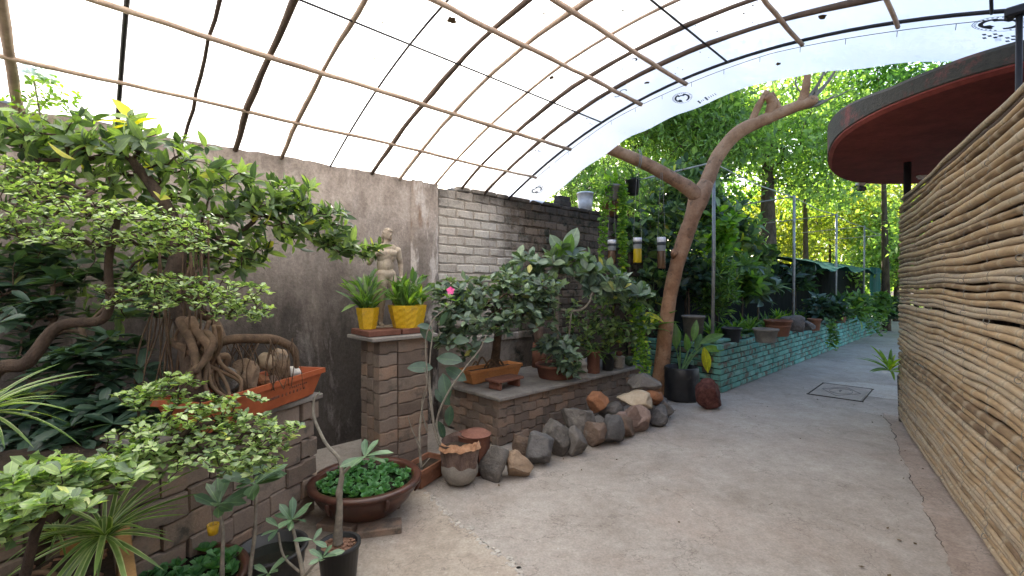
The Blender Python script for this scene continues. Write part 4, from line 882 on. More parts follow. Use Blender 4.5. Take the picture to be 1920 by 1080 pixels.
# stone ball pot with a collar of palm husk
q = G(858, 922); q = q+Vector((0, .13, 0)); SP = q
t = thing('stone_ball_pot', 'round grey stone pot wearing a ragged collar of palm husk', 'pot', q)
mb = MB(); mb.lathe([(0, 0), (.07, .004), (.115, .04), (.138, .09), (.14, .13), (.125, .18), (.1, .21), (.09, .2)], (0, 0, 0), 36); mb.build('pot_body', M['stonepot'], t, local=True, smooth=True)
mb = MB(); mb.grid(lambda u, v: Vector((math.cos(u*2*PI), math.sin(u*2*PI), 0))*(.128+.028*v+.012*nz((u*14, v*3, 0), 1, 2))+Vector((0, 0, .12+.03*nz((u*9, 0, 0), 1, 3)+.19*v*(1+.22*nz((u*6, 0, 4), 1, 2)))), 60, 8); mb.build('husk_collar', M['husk'], t, local=True)
mb = MB(); mb.grid(lambda u, v: Vector((math.cos(-2.6+u*2.4), math.sin(-2.6+u*2.4), 0))*(.168-.02*v+.008*nz((u*14, v*3, 0), 1, 2))+Vector((.0, 0, .285+.02*nz((u*9, 0, 0), 1, 3)+.05*v)), 26, 4); mb.build('cut_rim', M['husk_cut'], t, local=True)
soil_disc(t, .14, .27)
t = thing('clay_pot', 'broken brown clay pot lying behind the stone ball pot', 'pot', SP+Vector((.09, .2, .0)))
mb = MB(); mb.lathe([(0, 0), (.09, 0), (.125, .17), (.13, .3), (.138, .31), (.12, .31), (.11, .1), (0, .08)], (0, 0, 0), 26); mb.build('pot_body', M['terra_dull'], t, local=True, smooth=True)
mb = MB(); mb.lathe([(0, .33), (.08, .325), (.12, .3), (.118, .294), (0, .31)], (.02, -.03, .02), 18); mb.build('shard', M['tile_red'], t, local=True)

# yellow pots on the pillar
def yellow_pot(label, tt, s, r, h, n, rz):
    t = thing('yellow_pot', label, 'pot', W(tt, s, PT), 'yellow pots on the pillar', rz); mb = MB(); rows = 7; vs = []; fs = []
    prof = [(0, 0)]+[(r*(.68+.32*i/rows), h*i/rows) for i in range(rows+1)]+[(r*.9, h), (r*.84, h*.7)]
    m = n*4
    for i, (q_, z) in enumerate(prof):
        for k in range(m):
            w = 2*PI*k/m; sec = 2*PI/n; lw = (w % sec)-sec/2; poly = math.cos(sec/2)/math.cos(lw)
            b = 1+(.035 if ((k//2+i) % 2 == 0) and 0 < i <= rows else 0); vs.append((q_*poly*b*math.cos(w), q_*poly*b*math.sin(w), z))
    for i in range(len(prof)-1):
        for k in range(m): fs.append((i*m+k, i*m+(k+1) % m, (i+1)*m+(k+1) % m, (i+1)*m+k))
    mb.add(vs, fs); mb.build('pot_body', M['yellow'], t, local=True); soil_disc(t, r*.86, h*.85); return t
YP = [yellow_pot('narrow yellow pot standing alone before the statue', -.2, .67, .093, .175, 6, .3), yellow_pot('widest yellow pot, eight sided, on the pillar', .1, .76, .15, .19, 8, .2), yellow_pot('yellow pot half hidden behind the widest one', .28, .62, .1, .18, 6, .1)]

# ------------------------------------------------------------------ plaster statue (one body)
def statue():
    base = W(-.0, .6, PT); bm = bmesh.new()
    def cap(a, b, ra, rb, n=8):
        a, b = Vector(a), Vector(b)
        for i in range(n+1):
            f = i/n; bmesh.ops.create_icosphere(bm, subdivisions=2, radius=ra+(rb-ra)*f, matrix=Matrix.Translation(a.lerp(b, f)))
    def ell(c, r, rot=None):
        m = Matrix.Translation(c) @ (rot or Matrix()) @ Matrix.Diagonal((*r, 1)); bmesh.ops.create_icosphere(bm, subdivisions=3, radius=1, matrix=m)
    # local axes: x = to the viewer's right, y = away, z up ; 0.84 tall, weight on one leg
    cap((-.035, 0, .43), (-.04, -.005, .23), .052, .036); cap((-.04, -.005, .23), (-.045, .01, .04), .036, .02); ell((-.045, -.02, .018), (.022, .045, .016))
    cap((.045, 0, .42), (.075, -.03, .235), .05, .036); cap((.075, -.03, .235), (.08, .0, .04), .034, .02); ell((.085, -.03, .018), (.022, .045, .016))
    ell((.0, 0, .455), (.088, .06, .055)); ell((-.005, .0, .53), (.074, .05, .08)); ell((.0, -.002, .61), (.09, .055, .07))
    ell((-.038, -.036, .635), (.046, .026, .034)); ell((.04, -.036, .635), (.046, .026, .034)); ell((0, -.04, .54), (.04, .018, .06))
    ell((-.1, 0, .67), (.036, .034, .034)); ell((.1, 0, .662), (.036, .034, .034)); cap((-.06, 0, .69), (.06, 0, .687), .03, .03, 5)
    cap((.108, .0, .655), (.135, .01, .54), .03, .024); cap((.135, .01, .54), (.125, -.03, .43), .024, .016); ell((.122, -.04, .405), (.015, .018, .03))
    for k in range(4): cap((.112+.007*k, -.045, .39), (.113+.006*k, -.05-.002*k, .362+.003*abs(k-1.5)), .005, .004, 3)
    cap((.106, -.05, .4), (.103, -.062, .378), .006, .004, 3)
    cap((-.108, .0, .66), (-.135, .03, .55), .03, .024); cap((-.135, .03, .55), (-.1, -.045, .62), .024, .017); ell((-.085, -.06, .64), (.014, .016, .026))
    for k in range(4): cap((-.094+.007*k, -.066, .655), (-.086+.007*k, -.062, .68), .005, .004, 3)
    cap((.0, .003, .69), (.008, -.004, .745), .03, .027, 5)
    ell((.014, -.01, .79), (.037, .044, .05)); ell((.02, -.03, .768), (.026, .026, .026)); ell((.026, -.056, .785), (.007, .01, .014)); ell((.023, -.048, .764), (.012, .008, .006))
    for sx in (-1, 1): ell((.021+sx*.016, -.044, .797), (.009, .007, .006)); ell((.014+sx*.037, -.004, .786), (.006, .01, .013))
    rr = random.Random(3)
    for i in range(46):
        a = rr.uniform(0, 2*PI); e = rr.uniform(-.25, 1.4); v = Vector((math.cos(a)*math.cos(e), math.sin(a)*math.cos(e), math.sin(e)))
        if v.y < -.45 and v.z < .55: continue
        ell((.014+v.x*.039, -.006+v.y*.044, .797+v.z*.047), (.013, .013, .012))
    for i in range(10): ell((rr.choice((-1, 1))*.03+.012, .02+rr.uniform(-.01, .02), .74+rr.uniform(-.02, .04)), (.013, .014, .016))
    me = bpy.data.meshes.new('figure'); bm.to_mesh(me); bm.free(); me.materials.append(M['statue'])
    t = thing('statue', 'pale plaster statue of a curly haired standing nude on the brick pillar', 'statue', base, rz=R(33))
    o = link('figure', me, t); r_ = o.modifiers.new('merge', 'REMESH'); r_.mode = 'VOXEL'; r_.voxel_size = .0045; r_.use_smooth_shade = True
    s_ = o.modifiers.new('soften', 'SMOOTH'); s_.iterations = 4; s_.factor = .5
    mb = MB(); mb.box((.01, 0, .004), (.24, .16, .012), bev=.004); mb.tube([(-.09, .05, 0), (-.075, .045, .3)], [.035, .028], 10); mb.build('plinth', M['statue'], t, local=True); return t
statue()

# ------------------------------------------------------------------ things on the bench
t = thing('stone_stool', 'small dark stone stool lying on the front of the bench slab', 'stool', W(1.16, .85, BT), rz=WANG+.05)
mb = MB(); mb.box((0, 0, .088), (.36, .2, .026), bev=.006); mb.build('seat', M['terra_dull'], t, local=True)
for x in (-.13, .13): mb = MB(); mb.box((x, 0, .0375), (.03, .16, .075), bev=.005); mb.build('leg', M['terra_dull'], t, local=True)
q = G(1043, 707, BT); t = round_pot('bonsai_bowl', 'wide dark brown bonsai bowl with a spreading shrub on the bench', q, .22, .15, 'terra_dull', .86, .014, group=None); RB = q
q = G(1089, 708, BT); t = thing('stone_jar', 'pale turned stone jar standing on the bench slab', 'jar', q)
mb = MB(); mb.lathe([(0, 0), (.088, 0), (.09, .012), (.075, .02), (.072, .06), (.08, .065), (.08, .085), (.07, .09), (.068, .13), (.074, .135), (.072, .16), (.05, .175), (.045, .2), (.03, .21), (0, .212)], (0, 0, 0), 30); mb.build('jar_body', M['stonepot'], t, local=True, smooth=True)
q = G(1113, 699, BT); B1 = q; round_pot('tall_pot', 'tall brown pot of grassy leaves beside the stone jar', q, .075, .25, 'terra_dull', .92, .002, lip=.012, group='pots on the bench')
q = G(1140, 694, BT); B2 = q; round_pot('tall_pot', 'black pot of grassy leaves next to the ringed jar', q, .072, .22, 'black_pl', .85, .006, group='pots on the bench')
q = G(1161, 690, BT); B3 = q; t = thing('ringed_jar', 'small ringed grey jar with a reddish cactus on top', 'jar', q)
mb = MB(); mb.lathe([(0, 0), (.06, 0), (.068, .02)]+[(.066+.004*(i % 2), .03+.012*i) for i in range(8)]+[(.072, .13), (.072, .145), (.055, .15), (0, .15)], (0, 0, 0), 28); mb.build('jar_body', M['stonepot'], t, local=True)
mb = MB(); mb.lathe([(.02, .15), (.035, .165), (.034, .19), (.015, .21), (0, .212)], (0, 0, 0), 20, lambda w, z: 1+.15*math.cos(w*9)); mb.build('cactus', M['tile_red'], t, local=True, smooth=True)
q = G(1181, 686, BT); t = thing('ball_cactus', 'small round green cactus beyond the ringed jar', 'cactus', q)
mb = MB(); mb.lathe([(.02, 0), (.055, .02), (.068, .06), (.055, .1), (.02, .12), (0, .118)], (0, 0, 0), 48, lambda w, z: 1+.1*math.cos(w*12)); mb.build('cactus_body', plain('cactus_green', (.05, .09, .045), .6), t, local=True, smooth=True)
q = G(1072, 694, BT); round_pot('terracotta_pot', 'small orange terracotta pot behind the stone jar', q, .085, .2, 'terra', .7, .01, group='pots on the bench')
t = thing('brown_jar', 'dark brown jar on an upturned pot at the back of the bench', 'jar', W(2.25, .3, BT))
mb = MB(); mb.lathe([(0, 0), (.1, 0), (.085, .3), (0, .3)], (0, 0, 0), 24); mb.build('upturned_pot', M['terra_dull'], t, local=True, smooth=True)
mb = MB(); mb.lathe([(0, .302), (.07, .302), (.075, .4), (.07, .5), (.05, .52), (.055, .54), (0, .54)], (0, 0, 0), 24); mb.build('jar_body', M['husk'], t, local=True, smooth=True)
# stones and roots in the long orange trough
zt = .783+.13
for i, (lb, px, top, Y, w, h, m_, dz) in enumerate((('round pale yellow stone under the thick bonsai root', 497, 655, 2.7, 30, 32, 'rock_pale', .09), ('tall knobbly tan stone beside the white pebble', 522, 650, 2.82, 42, 62, 'rock_tan', -.01), ('smooth white pebble at the end of the orange trough', 548, 680, 2.93, 28, 20, 'white_stone', 0), ('tan stone behind the hanging roots', 458, 650, 2.55, 46, 62, 'rock_tan', -.01), ('dark stone deep behind the roots', 424, 645, 2.43, 44, 60, 'rock_grey', -.01), ('flat brown stone lying on the trough soil', 508, 690, 2.74, 36, 18, 'rock_brown', -.01), ('small brown stone below the round pale one', 488, 680, 2.66, 30, 26, 'rock_orange', -.01))):
    o = rock(lb, px, top, w, h, m_, Y, seed=i*7+3, group='stones in the orange trough', name='stone', cuts=2 if 'smooth' in lb or 'round' in lb else 6); o.location.z = zt+dz-.01
# ------------------------------------------------------------------ grow bag, hanging pots and bottles
q = G(1290, 757); q += Vector((0, .22, 0)); GB = q
t = thing('grow_bag', 'large black grow bag at the corner of the turquoise bed', 'grow bag', q)
mb = MB(); mb.lathe([(0, 0), (.2, 0), (.21, .03), (.205, .15), (.215, .3), (.21, .42), (.2, .43), (.19, .36), (0, .36)], (0, 0, 0), 40, lambda w, z: 1+.03*math.sin(w*5+z*11)+.02*math.sin(w*11-z*26)+.012*math.sin(w*19+z*60)); mb.build('bag', M['black_pl'], t, local=True, smooth=True)
soil_disc(t, .19, .37)
def string(mb, a, b, r=.0022): mb.tube([a, b], r, 4)
def bottle(label, px, top, bot, Y, m_, neck=False):
    p = P(px, bot, Y); h = (bot-top)*Y/F; r = .054
    t = thing('hanging_bottle', label, 'bottle', p, 'cut bottles hanging from the pruned tree')
    mb = MB(); mb.lathe([(0, 0), (r*.95, .004), (r, .02), (r, h*.55), (r*.97, h*.57), (0, h*.56)], (0, 0, 0), 20); mb.build('filling', M[m_], t, local=True, smooth=True)
    mb = MB(); mb.lathe([(r+.001, h*.56), (r+.002, h*.6), (r+.002, h*.72), (r*1.03, h*.74)], (0, 0, 0), 20); mb.build('bottle_wall', M['clear'], t, local=True, smooth=True)
    mb = MB(); mb.lathe([(r*1.05, h*.74), (r*1.07, h*.75), (r*1.07, h*.83), (r*.9, h*.84)], (0, 0, 0), 20); mb.build('band', M['black_pl'], t, local=True, smooth=True)
    mb = MB(); mb.lathe([(r*.95, h*.84), (r*1.05, h*.85), (r*1.05, h), (r*.9, h), (0, h*.98)], (0, 0, 0), 20); mb.build('collar', M['white_pl'], t, local=True, smooth=True)
    mb = MB(); L = 3.0-p.z
    for sx in (-1, 1): string(mb, (sx*r, 0, h*.95), (sx*.008, 0, L))
    mb.build('hanger', M['string'], t, local=True)
bottle('hanging bottle filled with bright yellow, beside the trailing vines', 1195, 446, 493, 6.05, 'yellow_water')
bottle('hanging bottle with brown filling, nearest the pruned tree', 1240, 445, 504, 6.15, 'brown_fill')
bottle('grey hanging bottle with a white collar behind the vines', 1147, 450, 495, 6.1, 'brown_fill')
def hang_pot(label, px, top, bot, Y, m_, r, zup):
    p = P(px, bot, Y); t = thing('hanging_pot', label, 'pot', p, 'pots hanging above the wall'); h = (bot-top)*Y/F
    mb = MB(); mb.lathe([(0, 0), (r*.7, 0), (r*.97, h-.03), (r*1.05, h-.028), (r*1.05, h), (r*.92, h), (r*.88, h*.7)], (0, 0, 0), 26); mb.build('pot_body', M[m_], t, local=True, smooth=True)
    soil_disc(t, r*.9, h-.03); mb = MB()
    for k in range(3): string(mb, (r*math.cos(k*2.1), r*math.sin(k*2.1), h), (0, 0, zup))
    mb.build('hanger', M['wire'], t, local=True); return t
HP1 = hang_pot('pale hanging pot spilling trailing vines', 1148, 348, 376, 6.2, 'stonepot', .11, .75)
HP2 = hang_pot('black hanging pot beside the pale one', 1186, 336, 366, 6.3, 'black_pl', .1, .7)
HP3 = hang_pot('terracotta pot hanging below the pale pot', 1143, 380, 405, 6.35, 'terra', .12, .95)
# pots on the raised bed
for lb, px, base, wpx, hpx, m_, nm in (('round bowl of greenish clay on the bed rim', 1436, 640, 42, 26, 'stonepot', 'clay_bowl'), ('orange terracotta pot at the foot of the second trellis pole', 1459, 628, 46, 30, 'terra', 'terracotta_pot'), ('small terracotta pot beside the dark rocks on the bed', 1527, 618, 22, 22, 'terra', 'terracotta_pot'), ('square terracotta pot far along the bed', 1574, 604, 24, 30, 'terra', 'terracotta_pot'), ('black nursery pot near the first trellis pole', 1372, 640, 34, 28, 'black_pl', 'nursery_pot'), ('pale bucket pot tucked behind the grow bag plant', 1300, 650, 40, 48, 'stonepot', 'clay_pot')):
    Y = 860*(1.5-.66)/(base-HY); 
    if px == 1300: Y = 6.9
    p = P(px, base, Y); p.z = .645; r = wpx*Y/F/2; h = hpx*Y/F
    round_pot(nm, lb, p, r, h, m_, .75, .01, group='pots on the raised bed')
rock('dark round stone on the bed beside the second trellis pole', 1490, 622, 40, 30, 'rock_grey', 7.9, seed=71, group='stones on the raised bed'); rock('low dark stone on the bed near the small terracotta pot', 1512, 620, 26, 18, 'rock_grey', 8.1, seed=72, group='stones on the raised bed')
# ------------------------------------------------------------------ pruned forked tree by the path
def limb(mb, pts, n=14, k=7, lump=.12, seed=0):
    path = smooth_path([P(a, b, Y) for a, b, Y, r in pts], k); rr = lerp_r([r*Y/F for a, b, Y, r in pts], k)
    rr = [r*(1+lump*nz(p, 3.1, seed)+lump*.5*nz(p, 9, seed)) for p, r in zip(path, rr)]; mb.tube(path, rr, n); return path, rr
t = thing('pruned_tree', 'bare pruned tree with smooth tan bark forking into two lopped limbs', 'tree', G(1238, 742))
mb = MB(); limb(mb, [(1234, 752, 6.3, 17.0), (1241, 690, 6.3, 14.0), (1249, 610, 6.32, 13.3), (1258, 545, 6.35, 12.9), (1275, 475, 6.35, 13.3), (1296, 412, 6.35, 14.0), (1308, 378, 6.35, 17.0), (1324, 342, 6.35, 12.6)], 16); 
for px, py, r in ((1264, 476, .05), (1254, 620, .03), (1240, 690, .035), (1290, 440, .03), (1318, 372, .05)): bp = P(px, py, 6.26); mb.tube([bp+Vector((0, .06, -.05)), bp+Vector((0, 0, 0)), bp+Vector((-.01, .03, .06))], [.02, r, .015], 8)
mb.build('trunk', M['bark_tan'], t, smooth=True)
mb = MB(); limb(mb, [(1314, 384, 6.33, 11.1), (1296, 358, 6.3, 13.3), (1262, 336, 6.25, 11.8), (1215, 310, 6.2, 11.4), (1165, 288, 6.1, 10.8), (1128, 274, 6.05, 10.3), (1096, 262, 6.0, 9.6)], 14, seed=2); mb.build('limb', M['bark_tan'], t, smooth=True)
mb = MB(); limb(mb, [(1306, 386, 6.35, 11.1), (1326, 338, 6.35, 12.6), (1346, 292, 6.35, 12.2), (1382, 250, 6.3, 12.6), (1430, 226, 6.25, 11.1), (1488, 202, 6.15, 10.3), (1520, 190, 6.1, 9.6), (1530, 184, 6.08, 4.5)], 14, seed=4); mb.build('limb', M['bark_tan'], t, smooth=True)
for s in ([(1405, 240, 6.28, 7), (1418, 205, 6.25, 6.5), (1437, 172, 6.2, 5)], [(1440, 220, 6.23, 9), (1446, 195, 6.2, 8), (1438, 180, 6.15, 7.5)], [(1500, 196, 6.13, 9), (1508, 172, 6.1, 8), (1512, 142, 6.05, 6)], [(1462, 212, 6.2, 6), (1450, 188, 6.2, 5.5), (1444, 176, 6.18, 5)]):
    mb = MB(); limb(mb, s, 10, lump=.2); mb.build('stub', M['bark_tan'], t, smooth=True)
for s in ([(1505, 196, 6.1, 5), (1532, 160, 6.1, 3), (1548, 122, 6.05, 1)], [(1515, 192, 6.1, 5), (1550, 155, 6.1, 3), (1572, 118, 6.0, 1)], [(1480, 206, 6.2, 4), (1530, 198, 6.1, 3), (1566, 178, 6.0, 1)], [(1512, 188, 6.1, 2), (1490, 160, 6.2, 1.6), (1496, 135, 6.2, 1)], [(1525, 188, 6.1, 2.4), (1536, 150, 6.0, 1.8), (1562, 126, 5.9, 1)], [(1522, 194, 6.1, 2), (1560, 185, 6.1, 1.5), (1600, 165, 6.1, .8)]):
    mb = MB(); limb(mb, s, 6, 4, .1); mb.build('twig', M['bark_grey'], t, smooth=True)
mb = MB()
for px, py, Y in ((1198, 300, 6.17), (1195, 298, 6.17)): c = P(px, py, Y); mb.tube([c+Vector((.02*i, .118*math.cos(w), .118*math.sin(w))) for i, w in enumerate(np.linspace(0, 12, 40)*1.0) for i in (0,)], .005, 5)
mb.build('rope_wrap', M['string'], t)

# ------------------------------------------------------------------ bonsai fig in the long trough
def pp(L): return [(P(a, b, Y), r) for a, b, Y, r in L]
zt = .783+.13
tb = P(372, 690, 2.3); tb.z = zt-.02
figl = dict(tpl='lanceh', k=5, tilt=(.5, 1.25), size=(.06, .125), mat=M['lf_ficus'], spread=.05, jit=.35)
tg = blob_pts([(40, 265, 2.5, 110, 50, .3, 46), (165, 290, 2.6, 150, 65, .3, 70), (330, 310, 2.8, 140, 50, .3, 52), (470, 375, 2.9, 120, 45, .25, 50), (585, 420, 3.0, 80, 50, .2, 44), (540, 370, 3., 60, 35, .2, 18), (360, 400, 2.8, 180, 70, .3, 60), (90, 350, 2.7, 130, 60, .3, 40), (245, 250, 2.7, 60, 40, .2, 14), (640, 455, 3.1, 45, 22, .12, 22), (690, 470, 3.3, 30, 18, .1, 10), (300, 490, 2.9, 110, 50, .2, 34), (430, 480, 2.95, 80, 40, .2, 26), (110, 470, 2.85, 100, 50, .2, 26), (200, 560, 2.9, 110, 50, .2, 22), (480, 460, 3.0, 70, 40, .2, 18)])
t = plant('bonsai_fig', 'big dark leaved bonsai fig growing from the orange trough', 'bonsai', tb, [(tb, .06), (P(345, 600, 2.45), .05), (P(322, 530, 2.5), .045), (P(335, 450, 2.6), .04), (P(300, 370, 2.6), .035), (P(250, 300, 2.65), .02)], tg, figl, M['bark_dark'], tip=.0028, maxr=.026, up=.45)
r_ = [[(395, 652, 2.45, .025), (430, 637, 2.5, .025), (480, 635, 2.6, .026), (520, 638, 2.7, .028), (550, 656, 2.74, .022), (556, 690, 2.76, .012)], [(355, 600, 2.4, .03), (375, 632, 2.36, .025), (392, 650, 2.34, .022), (384, 675, 2.3, .02), (358, 700, 2.2, .016), (342, 730, 2.15, .01)],
      [(320, 640, 2.4, .02), (352, 658, 2.35, .02), (390, 672, 2.35, .02), (424, 668, 2.4, .018), (418, 690, 2.4, .016), (398, 712, 2.36, .01)], [(360, 640, 2.4, .025), (385, 625, 2.4, .022), (398, 645, 2.35, .02), (388, 668, 2.28, .016), (366, 700, 2.2, .012)],
      [(400, 690, 2.35, .014), (380, 715, 2.25, .01), (365, 730, 2.2, .006)], [(340, 600, 2.4, .03), (362, 655, 2.3, .02), (372, 715, 2.2, .012)], [(420, 640, 2.5, .02), (400, 600, 2.55, .025), (380, 590, 2.5, .03)]]
for q in r_:
    mb = MB(); path = smooth_path([P(a, b, Y) for a, b, Y, r in q], 6); mb.tube(path, [r*(1+.2*nz(p, 9)) for p, r in zip(path, lerp_r([x[3] for x in q], 6))], 9); mb.build('root', M['root'], t, smooth=True)
for i in range(16):
    a = P(random.uniform(330, 410), random.uniform(600, 660), random.uniform(2.3, 2.5)); b = P(random.uniform(335, 450), 0, random.uniform(2.2, 2.5)); b.z = zt; mb = MB(); mb.tube(smooth_path([a, a.lerp(b, .35)+Vector((random.uniform(-.07, .07), random.uniform(-.05, .02), random.uniform(-.03, .05))), a.lerp(b, .7)+Vector((random.uniform(-.06, .06), random.uniform(-.04, .02), 0)), b], 5), lerp_r([.012, .011, .009, .006], 5), 7); mb.build('root', M['root'], t, smooth=True)
mb = MB()
for i in range(70):
    if i < 34:
        a = P(random.uniform(415, 550), random.uniform(632, 645), random.uniform(2.5, 2.72)); b = Vector((a.x+random.uniform(-.05, .05), a.y+random.uniform(-.05, .03), zt))
    else:
        a = P(random.uniform(285, 400), random.uniform(380, 560), random.uniform(2.4, 2.75)); b = Vector((a.x+random.uniform(-.12, .12), a.y+random.uniform(-.2, .02), zt-.0))
    mb.tube(smooth_path([a, a.lerp(b, .5)+Vector((random.uniform(-.06, .06), random.uniform(-.03, .03), 0)), b], 5), random.uniform(.0015, .004) if i < 34 else random.uniform(.002, .006), 5)
mb.build('aerial_root', M['root'], t, smooth=True, kind='stuff')
lv = (P(255, 236, 2.6), )
for i, (dx, dy, dz, s) in enumerate(((-.8, -.2, .22, .19), (-.45, -.1, .8, .2), (.85, -.2, .32, .19), (.1, .5, .5, .12), (-.5, -.5, -.2, .14))):
    foliage('young_leaf', 'lanceh', (np.array([lv[0]]), np.array([[dx, dy, dz]]), np.array([[.1, -.4, 1.]]), np.array([s])), M['lf_yellow'], t)
def tea(name, label, base, trunk, blobs, size, k=7, tip=.0022, bark='bark_dark'):
    return plant(name, label, 'bonsai', base, trunk, blob_pts([(q[0], q[1], q[2], q[3]*1.08, q[4]*1.12, q[5])+(int(q[6]*1.1),) for q in blobs]), dict(tpl='oval', k=k, tilt=(.8, 1.5), size=size, mat=M['lf_tea'], spread=.015, jit=.3), M[bark], tip=tip, up=.75, maxr=.014, sag=.02, wob=.25)
q = P(-40, 760, 1.95); q.z = 0
tea('layered_bonsai', 'bonsai with flat layered tiers of tiny leaves and a bent thick branch', q, [(q, .035), (P(-30, 740, 1.95), .032), (P(50, 680, 2.0), .028), (P(108, 612, 2.05), .024), (P(190, 600, 2.1), .021), (P(206, 560, 2.1), .018), (P(204, 490, 2.1), .016), (P(216, 440, 2.1), .016), (P(225, 400, 2.1), .01)],
    [(70, 350, 2.1, 95, 18, .25, 60), (150, 395, 2.05, 110, 22, .28, 85), (290, 415, 2.1, 110, 24, .28, 95), (60, 425, 2.0, 90, 22, .25, 55), (340, 455, 2.15, 100, 22, .25, 70), (150, 450, 2.0, 120, 16, .25, 55), (330, 535, 2.1, 120, 20, .25, 80), (445, 565, 2.15, 65, 32, .2, 75), (300, 560, 2.0, 80, 18, .2, 40), (470, 590, 2.2, 30, 12, .1, 14), (60, 315, 2.2, 60, 15, .2, 25)], (.019, .035), tip=.0022)
q = P(60, 960, 1.72); q.z = .44
tea('layered_bonsai', 'bonsai with leafy branches reaching across in front of the orange trough', q, [(q, .035), (P(120, 920, 1.72), .028), (P(190, 872, 1.75), .02), (P(290, 850, 1.8), .014), (P(360, 800, 1.85), .01)],
    [(285, 745, 1.9, 55, 22, .15, 44), (380, 770, 1.9, 60, 26, .18, 50), (300, 810, 1.82, 75, 26, .2, 60), (440, 800, 1.95, 75, 24, .2, 62), (505, 815, 2.0, 50, 24, .15, 34), (480, 865, 1.95, 60, 24, .18, 42), (380, 855, 1.85, 100, 28, .2, 76), (265, 855, 1.75, 50, 24, .15, 36), (480, 745, 2.05, 22, 12, .08, 6), (330, 715, 1.95, 60, 16, .12, 16)], (.024, .042), k=6, tip=.0022)
q = P(20, 1060, 1.42); q.z = .44
tea('layered_bonsai', 'low broad leaved bonsai hanging over the wooden planter box', q, [(q, .016), (P(60, 1010, 1.42), .013), (P(90, 960, 1.45), .01), (P(140, 930, 1.48), .009)],
    [(60, 900, 1.45, 80, 28, .16, 40), (150, 895, 1.55, 90, 24, .16, 44), (70, 945, 1.4, 90, 24, .16, 40), (200, 905, 1.6, 60, 14, .12, 16), (10, 985, 1.35, 50, 24, .12, 14)], (.038, .066), k=6, tip=.0022)
# dark whorled shrub in the shade below
q = P(150, 880, 2.5); q.z = 0
plant('umbrella_shrub', 'dark shrub with whorls of broad leaves in the shade against the wall', 'shrub', q, [(q, .03), (P(150, 800, 2.5), .025), (P(170, 700, 2.5), .02), (P(150, 610, 2.5), .012)], blob_pts([(60, 600, 2.45, 70, 40, .2, 14), (200, 680, 2.5, 80, 60, .25, 24), (120, 740, 2.4, 90, 60, .25, 24), (200, 790, 2.35, 90, 60, .2, 26), (60, 820, 2.3, 80, 60, .2, 22), (120, 850, 2.2, 110, 50, .2, 26), (250, 800, 2.3, 60, 50, .2, 14), (20, 560, 2.7, 60, 60, .2, 16), (60, 480, 2.8, 80, 50, .2, 14), (40, 680, 2.5, 60, 50, .2, 12), (280, 560, 2.7, 80, 60, .2, 16), (130, 520, 2.7, 110, 40, .2, 14)]),
      dict(tpl='aden', k=9, tilt=(.9, 1.6), size=(.09, .15), mat=M['lf_dark'], jit=.2), M['bark'], tip=.004, up=.8, maxr=.012)
# creeper at the wall top by the corner post
q = W(-2.05, .05, 2.3)
plant('creeper', 'sunlit creeper climbing the corner post above the wall', 'creeper', q, [(q, .006), (P(75, 200, 2.8), .005), (P(70, 120, 2.8), .004), (P(110, 100, 2.8), .003)], blob_pts([(85, 150, 2.8, 30, 60, .1, 60), (50, 95, 2.8, 50, 14, .08, 18), (115, 105, 2.8, 22, 12, .06, 10), (125, 190, 2.85, 20, 30, .08, 16), (50, 200, 2.8, 30, 30, .08, 20), (160, 225, 2.9, 14, 20, .05, 8)]), dict(tpl='oval', k=3, tilt=(.6, 1.5), size=(.025, .045), mat=M['lf_bright'], jit=.5), M['bark_grey'], tip=.0012, up=.3, maxr=.004)
# ------------------------------------------------------------------ desert roses
def desert_rose(label, base, stems, tufts, size=(.06, .1), k=7, mat='bark_grey', group='desert roses'):
    t = thing('desert_rose', label, 'plant', base, group)
    for s in stems:
        mb = MB(); path = smooth_path([P(a, b, Y) if not isinstance(a, Vector) else a for a, b, Y, r in s], 6); rr = lerp_r([x[3] for x in s], 6); mb.tube(path, [r*(1+.16*nz(p, 30)) for p, r in zip(path, rr)], 9); mb.build('stem', M[mat], t, smooth=True)
    for (px, py, Y, n, sc) in tufts:
        c = np.array([P(px, py, Y)]); foliage('leaf_whorl', 'aden', rosette(c, np.array([[.1, -.25, 1]]), n, (.75, 1.5), (size[0]*sc, size[1]*sc), .02, .2), M['lf_adenium'], t)
    return t
b0 = POT_A+Vector((0, 0, .175))
t = desert_rose('desert rose with a bare snaking grey stem in the small black pot', b0, [[(632, 1022, 2.3, .028), (633, 990, 2.3, .02), (636, 950, 2.3, .015), (635, 925, 2.3, .017), (640, 890, 2.32, .011), (634, 860, 2.34, .010), (612, 835, 2.36, .009), (598, 808, 2.38, .007), (588, 782, 2.4, .008), (588, 752, 2.42, .006), (597, 738, 2.42, .004)], [(640, 890, 2.32, .009), (662, 870, 2.34, .006), (682, 858, 2.36, .005)]], [(684, 855, 2.36, 7, 1.5), (597, 737, 2.42, 3, .16)])
q = P(415, 1150, 2.0); q.z = .0
desert_rose('young desert rose with pale stem standing before the pavers, above the lettuce bowl', q, [[(412, 1180, 2.0, .012), (414, 1060, 2.02, .009), (416, 1000, 2.05, .008), (410, 962, 2.08, .007)]], [(408, 945, 2.08, 11, 1.7)])
desert_rose('young desert rose next to the paler one, its leaves under the bonsai branch', q+Vector((.1, .05, 0)), [[(462, 1180, 2.05, .012), (466, 1080, 2.06, .009), (476, 1000, 2.1, .008), (478, 930, 2.15, .007)]], [(478, 905, 2.15, 11, 1.7), (455, 895, 2.15, 6, 1.2)])
q = P(548, 1140, 2.0); q.z = 0
